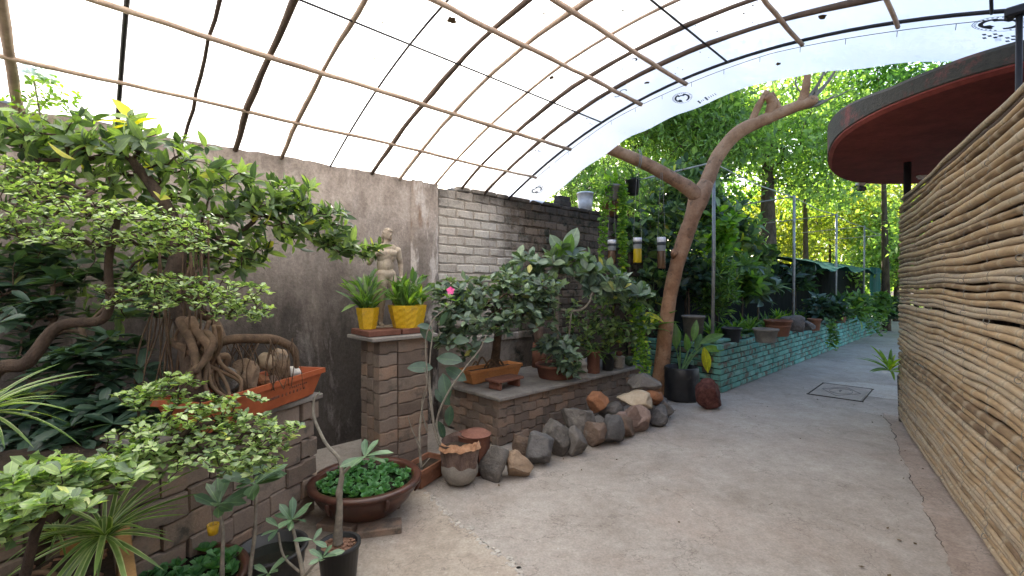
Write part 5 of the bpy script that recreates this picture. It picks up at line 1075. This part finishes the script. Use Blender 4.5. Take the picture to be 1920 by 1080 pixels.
desert_rose('branching desert rose leaning in front of the black tub', q, [[(560, 1160, 2.0, .012), (566, 1085, 2.0, .01), (556, 1030, 2.02, .008), (546, 985, 2.05, .006)], [(564, 1090, 2.0, .007), (584, 1065, 1.98, .005), (600, 1050, 1.97, .004)], [(560, 1075, 2.0, .006), (530, 1045, 2.0, .005), (520, 1000, 2.02, .004)]], [(546, 975, 2.05, 8, 1.1), (604, 1046, 1.97, 7, .95), (585, 1012, 2.0, 3, .8), (520, 990, 2.03, 4, .9), (500, 1075, 1.95, 5, 1.)])
t = thing('yellow_cup', 'tiny yellow cup hanging against the pavers', 'cup', P(397, 1003, 2.1)); mb = MB(); mb.lathe([(0, 0), (.02, 0), (.026, .045), (.022, .045), (.018, .01)], (0, 0, 0), 16); mb.build('cup', M['yellow'], t, local=True, smooth=True)
mb = MB(); mb.tube([(0, 0, .04), (0, .03, .3)], .001, 4); mb.build('thread', M['string'], t, local=True)
# ------------------------------------------------------------------ strap leaved plants
def tuft(name, label, cat, c, n, L, tpl, mat, tilt=(.25, 1.2), group=None, base=None, jit=.15):
    t = thing(name, label, cat, base if base is not None else c, group); cc = np.array([c])+RNG.normal(0, .008, (1, 3))
    a = rosette(cc, np.array([[.02, -.05, 1]]), n, tilt, L, .0, jit); foliage('leaves', tpl, a, M[mat], t); return t
tuft('spider_plant', 'striped spider plant arching over the corner of the wooden planter box', 'plant', P(192, 1000, 1.66), 52, (.14, .27), 'strip', 'lf_spider', (.35, 1.35))
tuft('spider_plant', 'large striped spider plant in front of the dark whorled shrub', 'plant', P(-34, 790, 1.5), 34, (.14, .25), 'strip', 'lf_spider', (.3, 1.4))
tuft('spider_plant', 'small spider plant growing beside the bigger one in the wooden box', 'plant', P(110, 1000, 1.7), 30, (.09, .15), 'strip', 'lf_spider', (.2, 1.2))
tuft('pot_grass', 'grassy spider plant in the tall brown pot', 'plant', B1+Vector((0, 0, .23)), 26, (.12, .2), 'strip', 'lf_grass', (.3, 1.3)); tuft('pot_grass', 'grassy spider plant in the black pot on the bench', 'plant', B2+Vector((0, 0, .2)), 26, (.11, .17), 'strip', 'lf_grass', (.3, 1.3))
for i, (y, n, lo, hi, lb) in enumerate(((YP[0], 34, .2, .34, 'leafy fern lily in the narrow yellow pot'), (YP[1], 44, .2, .34, 'leafy peace lily in the widest yellow pot'), (YP[2], 30, .18, .3, 'leafy peace lily in the half hidden yellow pot'))):
    c = y.location+Vector((0, 0, .15)); t = thing('peace_lily', lb, 'plant', c, 'plants in the yellow pots'); cc = np.repeat([np.array(c)], n, 0)+RNG.normal(0, .025, (n, 3))*[1, 1, .2]
    a = rosette(cc, np.tile([[0, -.05, 1.]], (n, 1)), 1, (.1, .8), (lo*.8, hi*.95), 0, .3); foliage('leaves', 'blade', a, M['lf_mid'], t)
    stem = MB(); tips = []
    for k in range(n):
        w = random.uniform(0, 6.28); q_ = random.uniform(.02, .11)*(1.25 if i == 1 else 1); tip = c+Vector((q_*math.cos(w), q_*math.sin(w), random.uniform(.05, .24))); tips.append(tuple(tip))
        stem.tube([c, c.lerp(tip, .5)+Vector((-.1*q_*math.cos(w), -.1*q_*math.sin(w), .02)), tip], .0022, 4)
    stem.build('stem', M['lf_grass'], t); tips = np.array(tips); out = tips-np.array(c); out[:, 2] *= .5
    foliage('upper_leaves', 'lanceh' if i else 'lance', rosette(tips, out, 1, (.1, .7), (.08, .15), 0, .35), M['lf_mid'], t)
# ------------------------------------------------------------------ stem with the pink flower, and the rubber plant, in the stone ball pot
c0 = SP+Vector((-.03, 0, .27))
t = thing('periwinkle', 'leggy periwinkle stem with one pink flower rising from the stone ball pot', 'plant', c0)
for s in ([(838, 868, 3.4, .008), (815, 810, 3.42, .007), (803, 720, 3.45, .0055), (798, 640, 3.45, .005), (812, 600, 3.45, .0045), (832, 580, 3.45, .004), (843, 552, 3.45, .003)],):
    mb = MB(); mb.tube(smooth_path([P(a, b, Y) for a, b, Y, r in s], 6), lerp_r([x[3] for x in s], 6), 8); mb.build('stem', M['bark_grey'], t, smooth=True)
fc = np.array([P(845, 545, 3.42)])
for k in range(5):
    w = k*2*PI/5+.3; d = np.array([[math.cos(w), -.35, math.sin(w)]]); o = foliage('petal', 'round', (fc, d, np.array([[0., -1, .3]]), np.array([.034])), M['pink'], t)
foliage('leaves', 'oval', rosette(np.array([P(843, 555, 3.45), P(836, 572, 3.45), P(855, 565, 3.45)]), np.tile([[0, -.1, 1.]], (3, 1)), 5, (.9, 1.5), (.045, .075), .02), M['lf_mid'], t)
t = thing('rubber_plant', 'rubber plant with large dark oval leaves beside the brick pillar', 'plant', c0+Vector((.02, .03, 0)))
for s in ([(842, 868, 3.45, .01), (818, 800, 3.5, .009), (838, 740, 3.5, .0075), (872, 690, 3.5, .006), (900, 655, 3.5, .005), (912, 628, 3.5, .004)], [(815, 810, 3.5, .007), (805, 700, 3.6, .006), (812, 620, 3.65, .005)], [(800, 810, 3.5, .006), (790, 760, 3.5, .005), (800, 720, 3.5, .004), (795, 690, 3.5, .003)]):
    mb = MB(); mb.tube(smooth_path([P(a, b, Y) for a, b, Y, r in s], 6), lerp_r([x[3] for x in s], 6), 8); mb.build('stem', M['bark_grey'], t, smooth=True)
for px, py, Y, dx, dy, dz, s in ((812, 690, 3.6, -.9, -.3, .1, .2), (818, 672, 3.65, .9, -.3, .0, .22), (830, 700, 3.6, .2, -.4, -.8, .22), (845, 760, 3.6, -.1, -.3, -.9, .16), (812, 640, 3.65, -.5, -.2, .6, .15), (835, 690, 3.7, .8, -.2, -.4, .2), (822, 790, 3.6, .3, -.3, -.8, .14), (905, 640, 3.5, .9, -.2, .2, .09), (815, 730, 3.7, .6, -.3, -.5, .18), (825, 610, 3.65, .4, -.4, .7, .14), (810, 615, 3.65, -.6, -.5, .2, .13), (850, 640, 3.75, .6, -.4, .1, .16)):
    foliage('leaf', 'big', (np.array([P(px, py, Y)]), np.array([[dx, dy, dz]]), np.array([[-.2, -.8, .6]]), np.array([s])), M['lf_dark'], t)
q = G(790, 900)+Vector((0, .2, .12)); t = thing('dry_plant', 'bare twiggy stems in the small terracotta box planter', 'plant', q); mb = MB()
for s in ([(790, 890, 3.4, .012), (786, 820, 3.45, .01), (792, 760, 3.5, .007), (800, 735, 3.5, .004)], [(790, 850, 3.4, .006), (770, 800, 3.4, .004), (765, 780, 3.4, .003)], [(788, 880, 3.4, .005), (805, 860, 3.4, .003)]): mb.tube(smooth_path([P(a, b, Y) for a, b, Y, r in s], 5), lerp_r([x[3] for x in s], 5), 7)
mb.build('stem', M['bark_grey'], t, smooth=True)
# ------------------------------------------------------------------ figs over the bench
q = W(1.35, .47, BT+.1)
t = plant('bonsai_fig', 'blue green bonsai fig spreading from the pale trough on the bench', 'bonsai', q, [(q, .06), (q+Vector((.02, 0, .15)), .05), (P(935, 600, 4.7), .035), (P(930, 560, 4.65), .02)], blob_pts([(900, 550, 4.5, 75, 38, .35, 50), (985, 555, 4.6, 75, 40, .35, 55), (870, 590, 4.45, 55, 40, .3, 32), (1010, 590, 4.6, 60, 36, .3, 34), (940, 600, 4.45, 90, 25, .3, 34), (880, 640, 4.5, 40, 30, .25, 16), (945, 520, 4.7, 60, 20, .3, 20), (840, 560, 4.4, 35, 40, .25, 22), (845, 620, 4.4, 36, 40, .2, 22), (1020, 540, 4.6, 40, 30, .25, 20)]), dict(tpl='oval', k=6, tilt=(.6, 1.5), size=(.07, .115), mat=M['lf_blue'], spread=.05, jit=.35), M['bark'], tip=.003, up=.6)
mb = MB()
for i in range(7):
    a = q+Vector((random.uniform(-.25, .05), random.uniform(-.08, .05), .03)); b = a+Vector((random.uniform(.08, .2), random.uniform(-.04, .06), 0)); mb.tube(smooth_path([a, (a+b)/2+Vector((0, 0, random.uniform(.05, .12))), b], 6), random.uniform(.007, .012), 6)
mb.build('surface_root', M['root'], t, smooth=True)
q = RB+Vector((.0, .08, .12))
t = plant('rubber_fig', 'tall rubber fig with upright paddle leaves in the dark bonsai bowl', 'bonsai', q, [(q, .035), (P(1043, 620, 5.1), .03), (P(1044, 560, 5.05), .026), (P(1042, 520, 5.05), .02), (P(1055, 490, 5.0), .012)], blob_pts([(1005, 495, 4.95, 50, 22, .25, 14), (1070, 480, 4.95, 50, 30, .25, 18), (1110, 520, 5.0, 55, 22, .3, 18), (1150, 535, 5.05, 45, 22, .3, 22), (1180, 550, 5.1, 36, 26, .3, 16), (980, 520, 5.0, 40, 20, .2, 10), (1075, 520, 5.0, 60, 20, .25, 12)]), dict(tpl='ovalh', k=5, tilt=(.5, 1.4), size=(.1, .17), mat=M['lf_blue'], spread=.04, jit=.35), M['bark_grey'], tip=.004, up=.55, maxr=.02)
for s in ([(1045, 580, 5.05, .014), (1085, 582, 4.95, .012), (1104, 568, 4.9, .011), (1112, 548, 4.9, .009), (1135, 540, 4.9, .006)], [(1072, 582, 4.97, .009), (1070, 600, 4.95, .008), (1066, 640, 5.0, .01)]):
    mb = MB(); mb.tube(smooth_path([P(a, b, Y) for a, b, Y, r in s], 6), lerp_r([x[3] for x in s], 6), 8); mb.build('limb', M['bark_grey'], t, smooth=True)
for px, py, dx, dy, dz, s, m_ in ((1060, 480, .35, 0, .9, .34, 'lf_blue'), (1055, 478, -.5, -.1, .8, .26, 'lf_blue'), (1062, 482, .1, -.5, .8, .27, 'lf_mid'), (1070, 488, .8, -.2, .35, .22, 'lf_mid'), (1050, 482, -.2, -.6, .5, .2, 'lf_mid'), (1015, 500, .6, -.2, .6, .16, 'lf_mid'), (1075, 492, .3, -.7, -.3, .16, 'lf_mid'), (1080, 500, .9, -.2, -.1, .14, 'lf_bright'), (1010, 495, -.7, -.3, .4, .17, 'lf_blue')):
    foliage('leaf', 'big', (np.array([P(px, py, 4.95)]), np.array([[dx, dy, dz]]), np.array([[-.2, -.9, .4]]), np.array([s])), M[m_], t)
q = RB+Vector((.0, -.05, .12))
plant('silver_shrub', 'low blue leaved shrub drooping over the dark bonsai bowl', 'shrub', q, [(q, .014), (P(1048, 670, 4.95), .01), (P(1052, 650, 4.9), .006)], blob_pts([(1050, 655, 4.85, 45, 26, .2, 34), (1070, 685, 4.8, 28, 20, .15, 16), (1020, 645, 4.9, 25, 22, .15, 12)]), dict(tpl='ovalh', k=6, tilt=(.6, 1.5), size=(.06, .11), mat=M['lf_blue'], spread=.03, jit=.35), M['bark'], tip=.002, up=.5, maxr=.008)
q = W(2.75, .35, BT)
plant('dense_shrub', 'dense dark green shrub filling the far end of the bench', 'shrub', q, [(q, .03), (P(1150, 640, 5.6), .025), (P(1150, 590, 5.6), .018), (P(1160, 550, 5.6), .01)], blob_pts([(1150, 555, 5.5, 60, 38, .35, 60), (1195, 580, 5.5, 28, 60, .3, 46), (1110, 600, 5.5, 50, 45, .3, 46), (1170, 620, 5.5, 45, 40, .3, 40), (1090, 640, 5.6, 50, 30, .3, 24)]), dict(tpl='oval', k=6, tilt=(.5, 1.5), size=(.055, .1), mat=M['lf_ficus'], spread=.05, jit=.4), M['bark'], tip=.003, up=.5)
def vines(name, label, strands, mat, root, size=(.025, .045), group=None, step=.02, k=2):
    t = thing(name, label, 'vine', root, group); mb = MB(); pos = []
    for (x0, y0, Y, y1, dx) in strands:
        a = P(x0, y0, Y); b = P(x0+dx, y1, Y); n = max(6, int((a-b).length/step)); pts = [a.lerp(b, i/n)+Vector((.03*nz((x0, y0, i*.21), 1), .03*nz((x0, i*.21, y0), 1, 2), 0)) for i in range(n+1)]; mb.tube(pts, .0016, 4); pos += pts
    mb.build('stem', M['lf_grass'], t); pos = np.array(pos); foliage('leaves', 'round', rosette(pos, np.tile([[0, -.2, .6]], (len(pos), 1)), k, (.8, 1.9), size, .01, .5), M[mat], t)
vines('trailing_vine', 'two light green trailing vines hanging from the pale hanging pot', [(1128, 350, 6.15, 515, -2), (1133, 345, 6.15, 470, 3), (1162, 350, 6.12, 545, 4), (1168, 345, 6.12, 500, 4), (1160, 348, 6.15, 530, 10), (1172, 345, 6.15, 470, -3), (1143, 345, 6.1, 395, 2)], 'lf_bright', HP1.location, (.035, .065), None, .024, 3)
vines('trailing_vine', 'yellow green vine tumbling over the far end of the bench', [(1192, 560, 5.35, 690, 2), (1200, 555, 5.3, 700, 6), (1208, 570, 5.3, 690, 2), (1186, 580, 5.35, 680, 4), (1198, 600, 5.3, 720, 12), (1205, 590, 5.3, 680, -6), (1215, 640, 5.25, 705, 3)], 'lf_bright', P(1200, 690, 5.35), (.03, .05))
foliage_top = thing('pot_foliage', 'bright leaves sprouting from the pale hanging pot', 'plant', HP1.location+Vector((0, 0, .2))); foliage('leaves', 'lanceh', rosette(np.repeat([np.array(P(1148, 348, 6.2))], 26, 0)+RNG.normal(0, .08, (26, 3)), np.tile([[0, -.1, 1.]], (26, 1)), 2, (.2, 1.5), (.1, .2)), M['lf_bright'], foliage_top)
tuft('pot_foliage', 'dry thin leaves in the black hanging pot', 'plant', P(1186, 338, 6.3), 40, (.1, .3), 'strip', 'lf_mid', (.3, 1.4))
# ------------------------------------------------------------------ grow bag plant and neighbours
t = thing('cardamom_plant', 'big leaved plant with one yellowing leaf in the black grow bag', 'plant', GB+Vector((0, 0, .38)))
for i, (px, py, Y, dx, dy, dz, s, m_) in enumerate(((1268, 655, 6.35, -.05, -.1, .9, .36, 'lf_mid'), (1276, 640, 6.4, -.35, -.2, .7, .3, 'lf_mid'), (1300, 640, 6.4, .1, -.1, .9, .3, 'lf_mid'), (1312, 645, 6.4, .8, -.2, .45, .36, 'lf_mid'), (1315, 655, 6.35, .9, -.3, .1, .3, 'lf_bright'), (1320, 650, 6.3, .1, -.2, -.9, .36, 'lf_yellow'), (1290, 660, 6.3, -.2, -.4, .7, .28, 'lf_mid'), (1305, 660, 6.45, .3, .2, .8, .3, 'lf_mid'))):
    a = GB+Vector((random.uniform(-.08, .08), random.uniform(-.05, .05), .36)); b = P(px, py, Y); mb = MB(); mb.tube(smooth_path([a, a.lerp(b, .5)+Vector((0, 0, .04)), b], 5), [.012]*6+[.008]*5, 6); mb.build('leaf_stalk', M['lf_mid'], t, smooth=True)
    foliage('leaf', 'paddle', (np.array([b]), np.array([[dx, dy, dz]]), np.array([[-.3, -.9, .5]]), np.array([s])), M[m_], t)
q = G(1222, 735)+Vector((0, .3, 0)); t = tuft('dracaena', 'dracaena with long strappy leaves behind the rocks', 'plant', P(1212, 620, 6.4), 34, (.3, .5), 'blade', 'lf_mid', (.3, 1.4), base=q); mb = MB(); mb.tube([q, P(1212, 625, 6.4)], .02, 7); mb.build('stem', M['bark'], t)
foliage('leaf', 'paddle', (np.array([P(1245, 605, 6.1)]), np.array([[-.8, -.2, .5]]), np.array([[0, -.6, 1.]]), np.array([.36])), M['lf_yellow'], t)
tuft('fern', 'small fern sprouting at the far bench end', 'plant', W(3.2, .75, .48), 40, (.14, .24), 'strip', 'lf_grass', (.3, 1.5))
tuft('palm_sprout', 'little palm sprout peeking past the far end of the bamboo fence', 'plant', FO+FD*-.12+FN*.08+Vector((0, 0, .55)), 20, (.2, .34), 'blade', 'lf_bright', (.3, 1.5), base=FO+FD*-.12)
t = thing('fence_pot', 'slim grey pot standing at the far end of the fence', 'pot', FO+FD*-.1-FN*.03); mb = MB(); mb.lathe([(0, 0), (.035, 0), (.05, .5), (.055, .5), (.045, .5), (.04, .45), (0, .45)], (0, 0, 0), 18); mb.build('pot_body', M['stonepot'], t, local=True, smooth=True)

# ------------------------------------------------------------------ planting on the raised bed
def bush(name, label, cat, px, py, Y, rx, ry, rz, n, leaf, zb=.63, group=None, up=.5, bark='bark', tip=.003):
    c = P(px, py, Y); b = Vector((c.x, c.y, zb)); h = c.z-zb
    return plant(name, label, cat, b, [(b, .02), (b+Vector((.02, 0, h*.5)), .016), (c, .008)], blob_pts([(px, py, Y, rx, ry, rz, n)]), leaf, M[bark], group, tip, up, .014)
Lf = lambda tpl, k, s, m, tilt=(.5, 1.5), sp=.05: dict(tpl=tpl, k=k, tilt=tilt, size=s, mat=M[m], spread=sp, jit=.4)
bush('asparagus_fern', 'feathery dark fern massed behind the first trellis pole', 'fern', 1338, 535, 7.6, 42, 62, .4, 190, Lf('slim', 10, (.1, .2), 'lf_mid', (.3, 1.6)))
bush('leafy_shrub', 'tall glossy shrub climbing between the pruned tree and the first pole', 'shrub', 1345, 440, 8.2, 36, 50, .5, 60, Lf('ovalh', 6, (.14, .24), 'lf_bright'))
bush('leafy_shrub', 'dark shrub spreading beside the feathery fern', 'shrub', 1290, 500, 7.4, 40, 60, .35, 80, Lf('oval', 6, (.1, .18), 'lf_dark'), zb=0)
bush('leafy_shrub', 'shrub of broad bright blades over the grow bag plant', 'shrub', 1390, 520, 8.4, 30, 40, .4, 40, Lf('lanceh', 7, (.18, .3), 'lf_mid'))
bush('frangipani', 'bare stemmed frangipani with a few long leaf whorls', 'small tree', 1420, 540, 8.8, 45, 26, .3, 14, Lf('lanceh', 8, (.22, .36), 'lf_blue', (.8, 1.5)), bark='bark_grey', tip=.006)
for i, (px, py, Y, n, L, tpl, m_, lb) in enumerate(((1375, 625, 7.1, 50, (.2, .34), 'blade', 'lf_mid', 'tuft of arching blades in the black nursery pot'), (1405, 622, 7.5, 60, (.18, .3), 'blade', 'lf_grass', 'grassy tuft between the nursery pot and clay bowl'), (1436, 612, 7.9, 36, (.14, .24), 'blade', 'lf_mid', 'tuft of blades in the round clay bowl'), (1458, 596, 8.7, 40, (.16, .26), 'blade', 'lf_bright', 'bright tuft in the orange terracotta pot'), (1492, 600, 8.6, 30, (.1, .2), 'strip', 'lf_grass', 'thin tuft beside the dark round stone'))):
    tuft('grass_tuft', lb, 'plant', P(px, py, Y), n, L, tpl, m_, (.2, 1.35), 'tufts on the raised bed', jit=.25)
for i in range(9):
    tt = 5.2+i*1.15; tuft('grass_tuft', ['broad tuft next to the first trellis pole foot', 'tuft filling the rim between nursery pot and clay bowl', 'tuft behind the clay bowl', 'tuft before the second trellis pole', 'tuft behind the dark round stone', 'tuft behind the small terracotta pot', 'tuft beside the round dark bush', 'tuft near the square terracotta pot', 'tuft before the pale green bush'][i], 'plant', W(tt, 1.2, .66), 50, (.2, .4), 'blade', random.choice(['lf_mid', 'lf_grass', 'lf_bright']), (.2, 1.4), 'tufts on the raised bed', jit=.3)
bush('leafy_shrub', 'round dark bush of drooping leaves beyond the small terracotta pot', 'shrub', 1546, 580, 9.8, 34, 26, .4, 60, Lf('lanceh', 7, (.16, .26), 'lf_dark'))
bush('leafy_shrub', 'pale green bush by the square terracotta pot', 'shrub', 1600, 578, 11.5, 28, 24, .5, 60, Lf('lance', 7, (.16, .28), 'lf_mid'))
bush('leafy_shrub', 'mid green bush near the end of the turquoise bed', 'shrub', 1640, 572, 13.2, 24, 26, .5, 60, Lf('oval', 7, (.14, .24), 'lf_mid'))
bush('leafy_shrub', 'last dark bush where the bed meets the fence', 'shrub', 1668, 580, 14.6, 18, 22, .5, 44, Lf('oval', 7, (.16, .26), 'lf_dark'))
bush('leafy_shrub', 'shrub hanging from the boundary wall behind the dark stones', 'shrub', 1490, 520, 10.2, 50, 22, .4, 46, Lf('lance', 7, (.16, .3), 'lf_dark'))
vines('trailing_vine', 'vine trailing down the turquoise bricks under the dark bush', [(1552+3*i, 600, 9.2, 655-5*(i % 3), 4) for i in range(6)], 'lf_mid', P(1560, 610, 9.2), (.05, .09), None, .05)
vines('trailing_vine', 'vines trailing over the far end of the turquoise bed', [(1622+5*i, 588, 11.6, 618+6*(i % 3), 3) for i in range(8)], 'lf_mid', P(1640, 595, 11.6), (.06, .1), None, .06)
# climbers covering the wall behind the hanging bottles
def climber(name, label, blobs, leaf, base):
    tg = blob_pts(blobs); return plant(name, label, 'climber', base, [(base, .03), (base+Vector((.02, 0, 1.2)), .025), (base+Vector((.0, 0, 2.2)), .015)], tg, leaf, M['bark'], None, .003, .3, .012)
climber('wall_climber', 'dark climber covering the wall behind the hanging bottles', [(1250, 360, 7.6, 60, 50, .3, 60), (1230, 440, 7.4, 50, 60, .15, 50), (1270, 430, 7.6, 60, 80, .25, 60), (1220, 540, 7.3, 40, 60, .15, 40), (1180, 420, 7.3, 30, 50, .1, 20)], Lf('oval', 6, (.1, .19), 'lf_ficus'), W(4.5, .15))
climber('wall_climber', 'broad leaved climber rising above the wall near the first trellis pole', [(1320, 400, 8.4, 50, 60, .35, 60), (1380, 440, 9.0, 50, 60, .35, 60), (1300, 330, 8.4, 60, 40, .4, 50), (1420, 480, 9.6, 40, 40, .3, 30)], Lf('ovalh', 6, (.14, .24), 'lf_ficus'), W(6.3, .2))
# green shade net
t = thing('shade_net', 'green shade net sagging over the far half of the raised bed', 'net', W(13.5, .6, 1.9))
mb = MB(); mb.grid(lambda u, v: W(9.6+8.4*u, .0+1.5*v, 2.28-.30*v-.16*math.sin(PI*((u*3) % 1))*v-.05*nz((u*22, v*4, 0), 1, 3)), 70, 12); mb.build('net_sheet', M['net'], t, smooth=True)
mb = MB(); mb.grid(lambda u, v: W(16.2+1.8*u, 1.42+.04*nz((u*20, v*2, 0), 1, 4), 2.05-1.0*v), 40, 6); mb.build('net_skirt', M['net'], t, smooth=True)

# ------------------------------------------------------------------ trees beyond the wall
def big_tree(name, label, base, trunk_r, crowns, n_t, per, size, mat, spread=.38, bark='bark', tpl='low', lean=(0, 0)):
    b = Vector((base[0], base[1], 0)); t = thing(name, label, 'tree', b, 'trees beyond the garden wall'); c = Vector(crowns[0][0])
    tr = [(b, trunk_r*1.25), (b.lerp(c, .3)+Vector((lean[0], lean[1], 0)), trunk_r), (b.lerp(c, .6), trunk_r*.7), (c, trunk_r*.3)]
    path = smooth_path([p for p, r in tr], 5); rr = lerp_r([r for p, r in tr], 5); mb = MB(); mb.tube(path, rr, 11)
    tot = sum(r[0]*r[1]*r[2] for c_, r in crowns); tg = ball_pts([(c_, r, max(4, int(n_t*r[0]*r[1]*r[2]/tot))) for c_, r in crowns])
    bm, d = grow([(p, r) for p, r in zip(path, rr)][6:], tg, .008, .05, trunk_r*.4, wob=.22); b0 = len(mb.V); mb.V += bm.V; mb.U += bm.U; mb.F += [tuple(i+b0 for i in f) for f in bm.F]; mb.build('trunk', M[bark], t, smooth=True)
    n = len(tg)*per; pos = np.repeat(tg, per, 0)+RNG.normal(0, spread, (n, 3))*[1, 1, .55]; yd = RNG.normal(0, 1, (n, 3)); yd[:, 2] -= .3; up = RNG.normal(0, .55, (n, 3))+[0, 0, 1]
    foliage('crown', tpl, (pos, yd, up, RNG.uniform(size[0], size[1], n)), M[mat], t); return t
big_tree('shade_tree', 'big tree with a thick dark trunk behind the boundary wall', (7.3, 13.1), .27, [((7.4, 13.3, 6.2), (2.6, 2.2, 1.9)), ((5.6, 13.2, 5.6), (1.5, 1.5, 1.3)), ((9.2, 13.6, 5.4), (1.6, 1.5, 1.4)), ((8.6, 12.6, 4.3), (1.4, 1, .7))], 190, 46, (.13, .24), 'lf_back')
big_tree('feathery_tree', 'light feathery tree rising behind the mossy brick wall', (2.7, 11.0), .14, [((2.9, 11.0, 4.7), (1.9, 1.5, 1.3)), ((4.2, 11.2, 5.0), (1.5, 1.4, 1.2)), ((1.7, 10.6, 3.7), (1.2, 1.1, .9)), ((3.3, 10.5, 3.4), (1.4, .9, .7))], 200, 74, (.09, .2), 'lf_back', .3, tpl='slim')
big_tree('feathery_tree', 'small feathery tree just over the wall behind the white bucket', (1.5, 9.3), .07, [((1.55, 9.4, 3.5), (1.0, .8, .75)), ((2.4, 9.2, 3.3), (.7, .6, .5))], 90, 54, (.08, .15), 'lf_back', .22, tpl='slim')
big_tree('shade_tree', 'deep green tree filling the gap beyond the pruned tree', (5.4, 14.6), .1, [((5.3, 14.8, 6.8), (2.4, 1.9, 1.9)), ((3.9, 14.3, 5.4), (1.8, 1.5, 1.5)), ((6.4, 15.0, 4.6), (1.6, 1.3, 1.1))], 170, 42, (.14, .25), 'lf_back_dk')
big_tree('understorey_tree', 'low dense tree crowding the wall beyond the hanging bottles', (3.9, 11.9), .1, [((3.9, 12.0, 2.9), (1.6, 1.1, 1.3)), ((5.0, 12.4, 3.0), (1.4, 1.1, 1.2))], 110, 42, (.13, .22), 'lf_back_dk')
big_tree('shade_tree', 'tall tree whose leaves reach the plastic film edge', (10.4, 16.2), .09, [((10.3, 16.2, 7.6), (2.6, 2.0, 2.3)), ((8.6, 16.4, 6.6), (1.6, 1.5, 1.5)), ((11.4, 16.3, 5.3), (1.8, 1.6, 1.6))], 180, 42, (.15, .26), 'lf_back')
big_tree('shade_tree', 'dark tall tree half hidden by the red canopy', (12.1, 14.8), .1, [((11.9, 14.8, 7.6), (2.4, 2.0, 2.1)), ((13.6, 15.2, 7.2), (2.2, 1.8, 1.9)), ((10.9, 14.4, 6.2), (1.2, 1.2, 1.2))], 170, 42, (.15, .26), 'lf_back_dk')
big_tree('sunny_tree', 'yellow green tree glowing beyond the end of the path', (14.2, 20.5), .08, [((14.2, 20.5, 4.6), (2.6, 2, 2.4)), ((12.2, 20.8, 3.8), (2, 1.6, 1.8)), ((16.4, 20.5, 4.2), (2.2, 1.8, 2.2))], 190, 35, (.18, .3), 'lf_back_yel')
big_tree('sunny_tree', 'yellow green bamboo clump seen under the red canopy', (19.2, 23.8), .12, [((19, 24, 4.4), (2.8, 2, 3.0)), ((21.8, 24, 4.6), (2.6, 2, 2.8))], 150, 39, (.22, .42), 'lf_back_yel', tpl='slim')
big_tree('sunny_tree', 'bright bushy tree between the trellis poles at the path end', (15.6, 18.6), .1, [((15.6, 18.6, 3.4), (1.9, 1.5, 2.0)), ((14.4, 17.8, 2.6), (1.3, 1.1, 1.2))], 110, 39, (.16, .28), 'lf_back')
big_tree('sunny_tree', 'yellowish tree behind the thick dark trunk', (8.9, 17.5), .1, [((8.6, 17.5, 3.9), (2.3, 1.5, 1.5)), ((10.6, 17.7, 3.3), (1.9, 1.4, 1.4))], 110, 35, (.16, .28), 'lf_back_yel')
big_tree('sunny_tree', 'sunlit shrubby tree seen just under the red canopy rim', (12.2, 12.4), .08, [((12.0, 12.2, 2.9), (1.5, 1.2, 1.5)), ((13.6, 12.8, 2.9), (1.4, 1.2, 1.5))], 90, 39, (.14, .24), 'lf_back')
big_tree('shade_tree', 'tall tree added behind the mossy brick wall to block the sun', (2.4, 11.3), .1, [((1.0, 10.3, 4.8), (.9, .8, .8)), ((2.3, 10.6, 5.7), (1.3, .9, .8)), ((3.7, 11, 5.8), (1.4, 1, .8)), ((5.0, 11.6, 5.4), (1.2, 1, 1)), ((2.4, 11.0, 6.9), (1.7, 1.3, 1.0)), ((3.6, 11.6, 6.6), (1.6, 1.3, 1.1)), ((1.5, 10.2, 6.0), (.8, .9, .7))], 330, 80, (.15, .25), 'lf_back')  # crowns added to keep direct sun off the path, fence and film edge
big_tree('sun_block_tree', 'slender leaning tree added behind the film to shade its front band', (1.2, 11.2), .07, [((.35, 10.4, 5.9), (.5, .5, .55)), ((-.02, 10.3, 5.35), (.42, .5, .5)), ((.75, 10.5, 6.4), (.5, .5, .55)), ((1.15, 10.6, 6.9), (.55, .5, .55)), ((1.7, 10.8, 7.5), (.6, .5, .55)), ((2.35, 11, 8.0), (.65, .5, .55))], 150, 46, (.11, .19), 'lf_back', .24)  # added tree, its crowns strung where sun would reach the film overhang
n = 15000; pos = np.column_stack([RNG.uniform(2, 46, n), RNG.uniform(27, 33, n), RNG.random(n)**.8*9.5]); pos[:, 2] *= .75+.25*np.sin(pos[:, 0]*1.3)*np.cos(pos[:, 0]*.47)
V, T, U = leaf_cloud('low', pos, RNG.normal(0, 1, (n, 3)), RNG.normal(0, .6, (n, 3))+[0, 0, 1], RNG.uniform(.35, .75, n)); me = npmesh('far_woods', V, T, U); me.materials.append(M['lf_back']); tag(link('far_woods', me), 'sunlit woods closing the view beyond the garden', 'woods', kind='stuff')
# leaf litter and low plants at the foot of the boundary
n = 900; pos = np.array([W(RNG.uniform(4.7, 16), RNG.uniform(.3, 1.35), .64) for i in range(n)]); V, T, U = leaf_cloud('lance', pos, RNG.normal(0, .7, (n, 3))+[0, 0, .8], RNG.normal(0, .5, (n, 3))+[0, 0, 1], RNG.uniform(.08, .2, n)); me = npmesh('ground_cover', V, T, U); me.materials.append(M['lf_dark']); tag(link('ground_cover', me), 'low leafy ground cover on the raised bed', 'ground cover', kind='stuff')
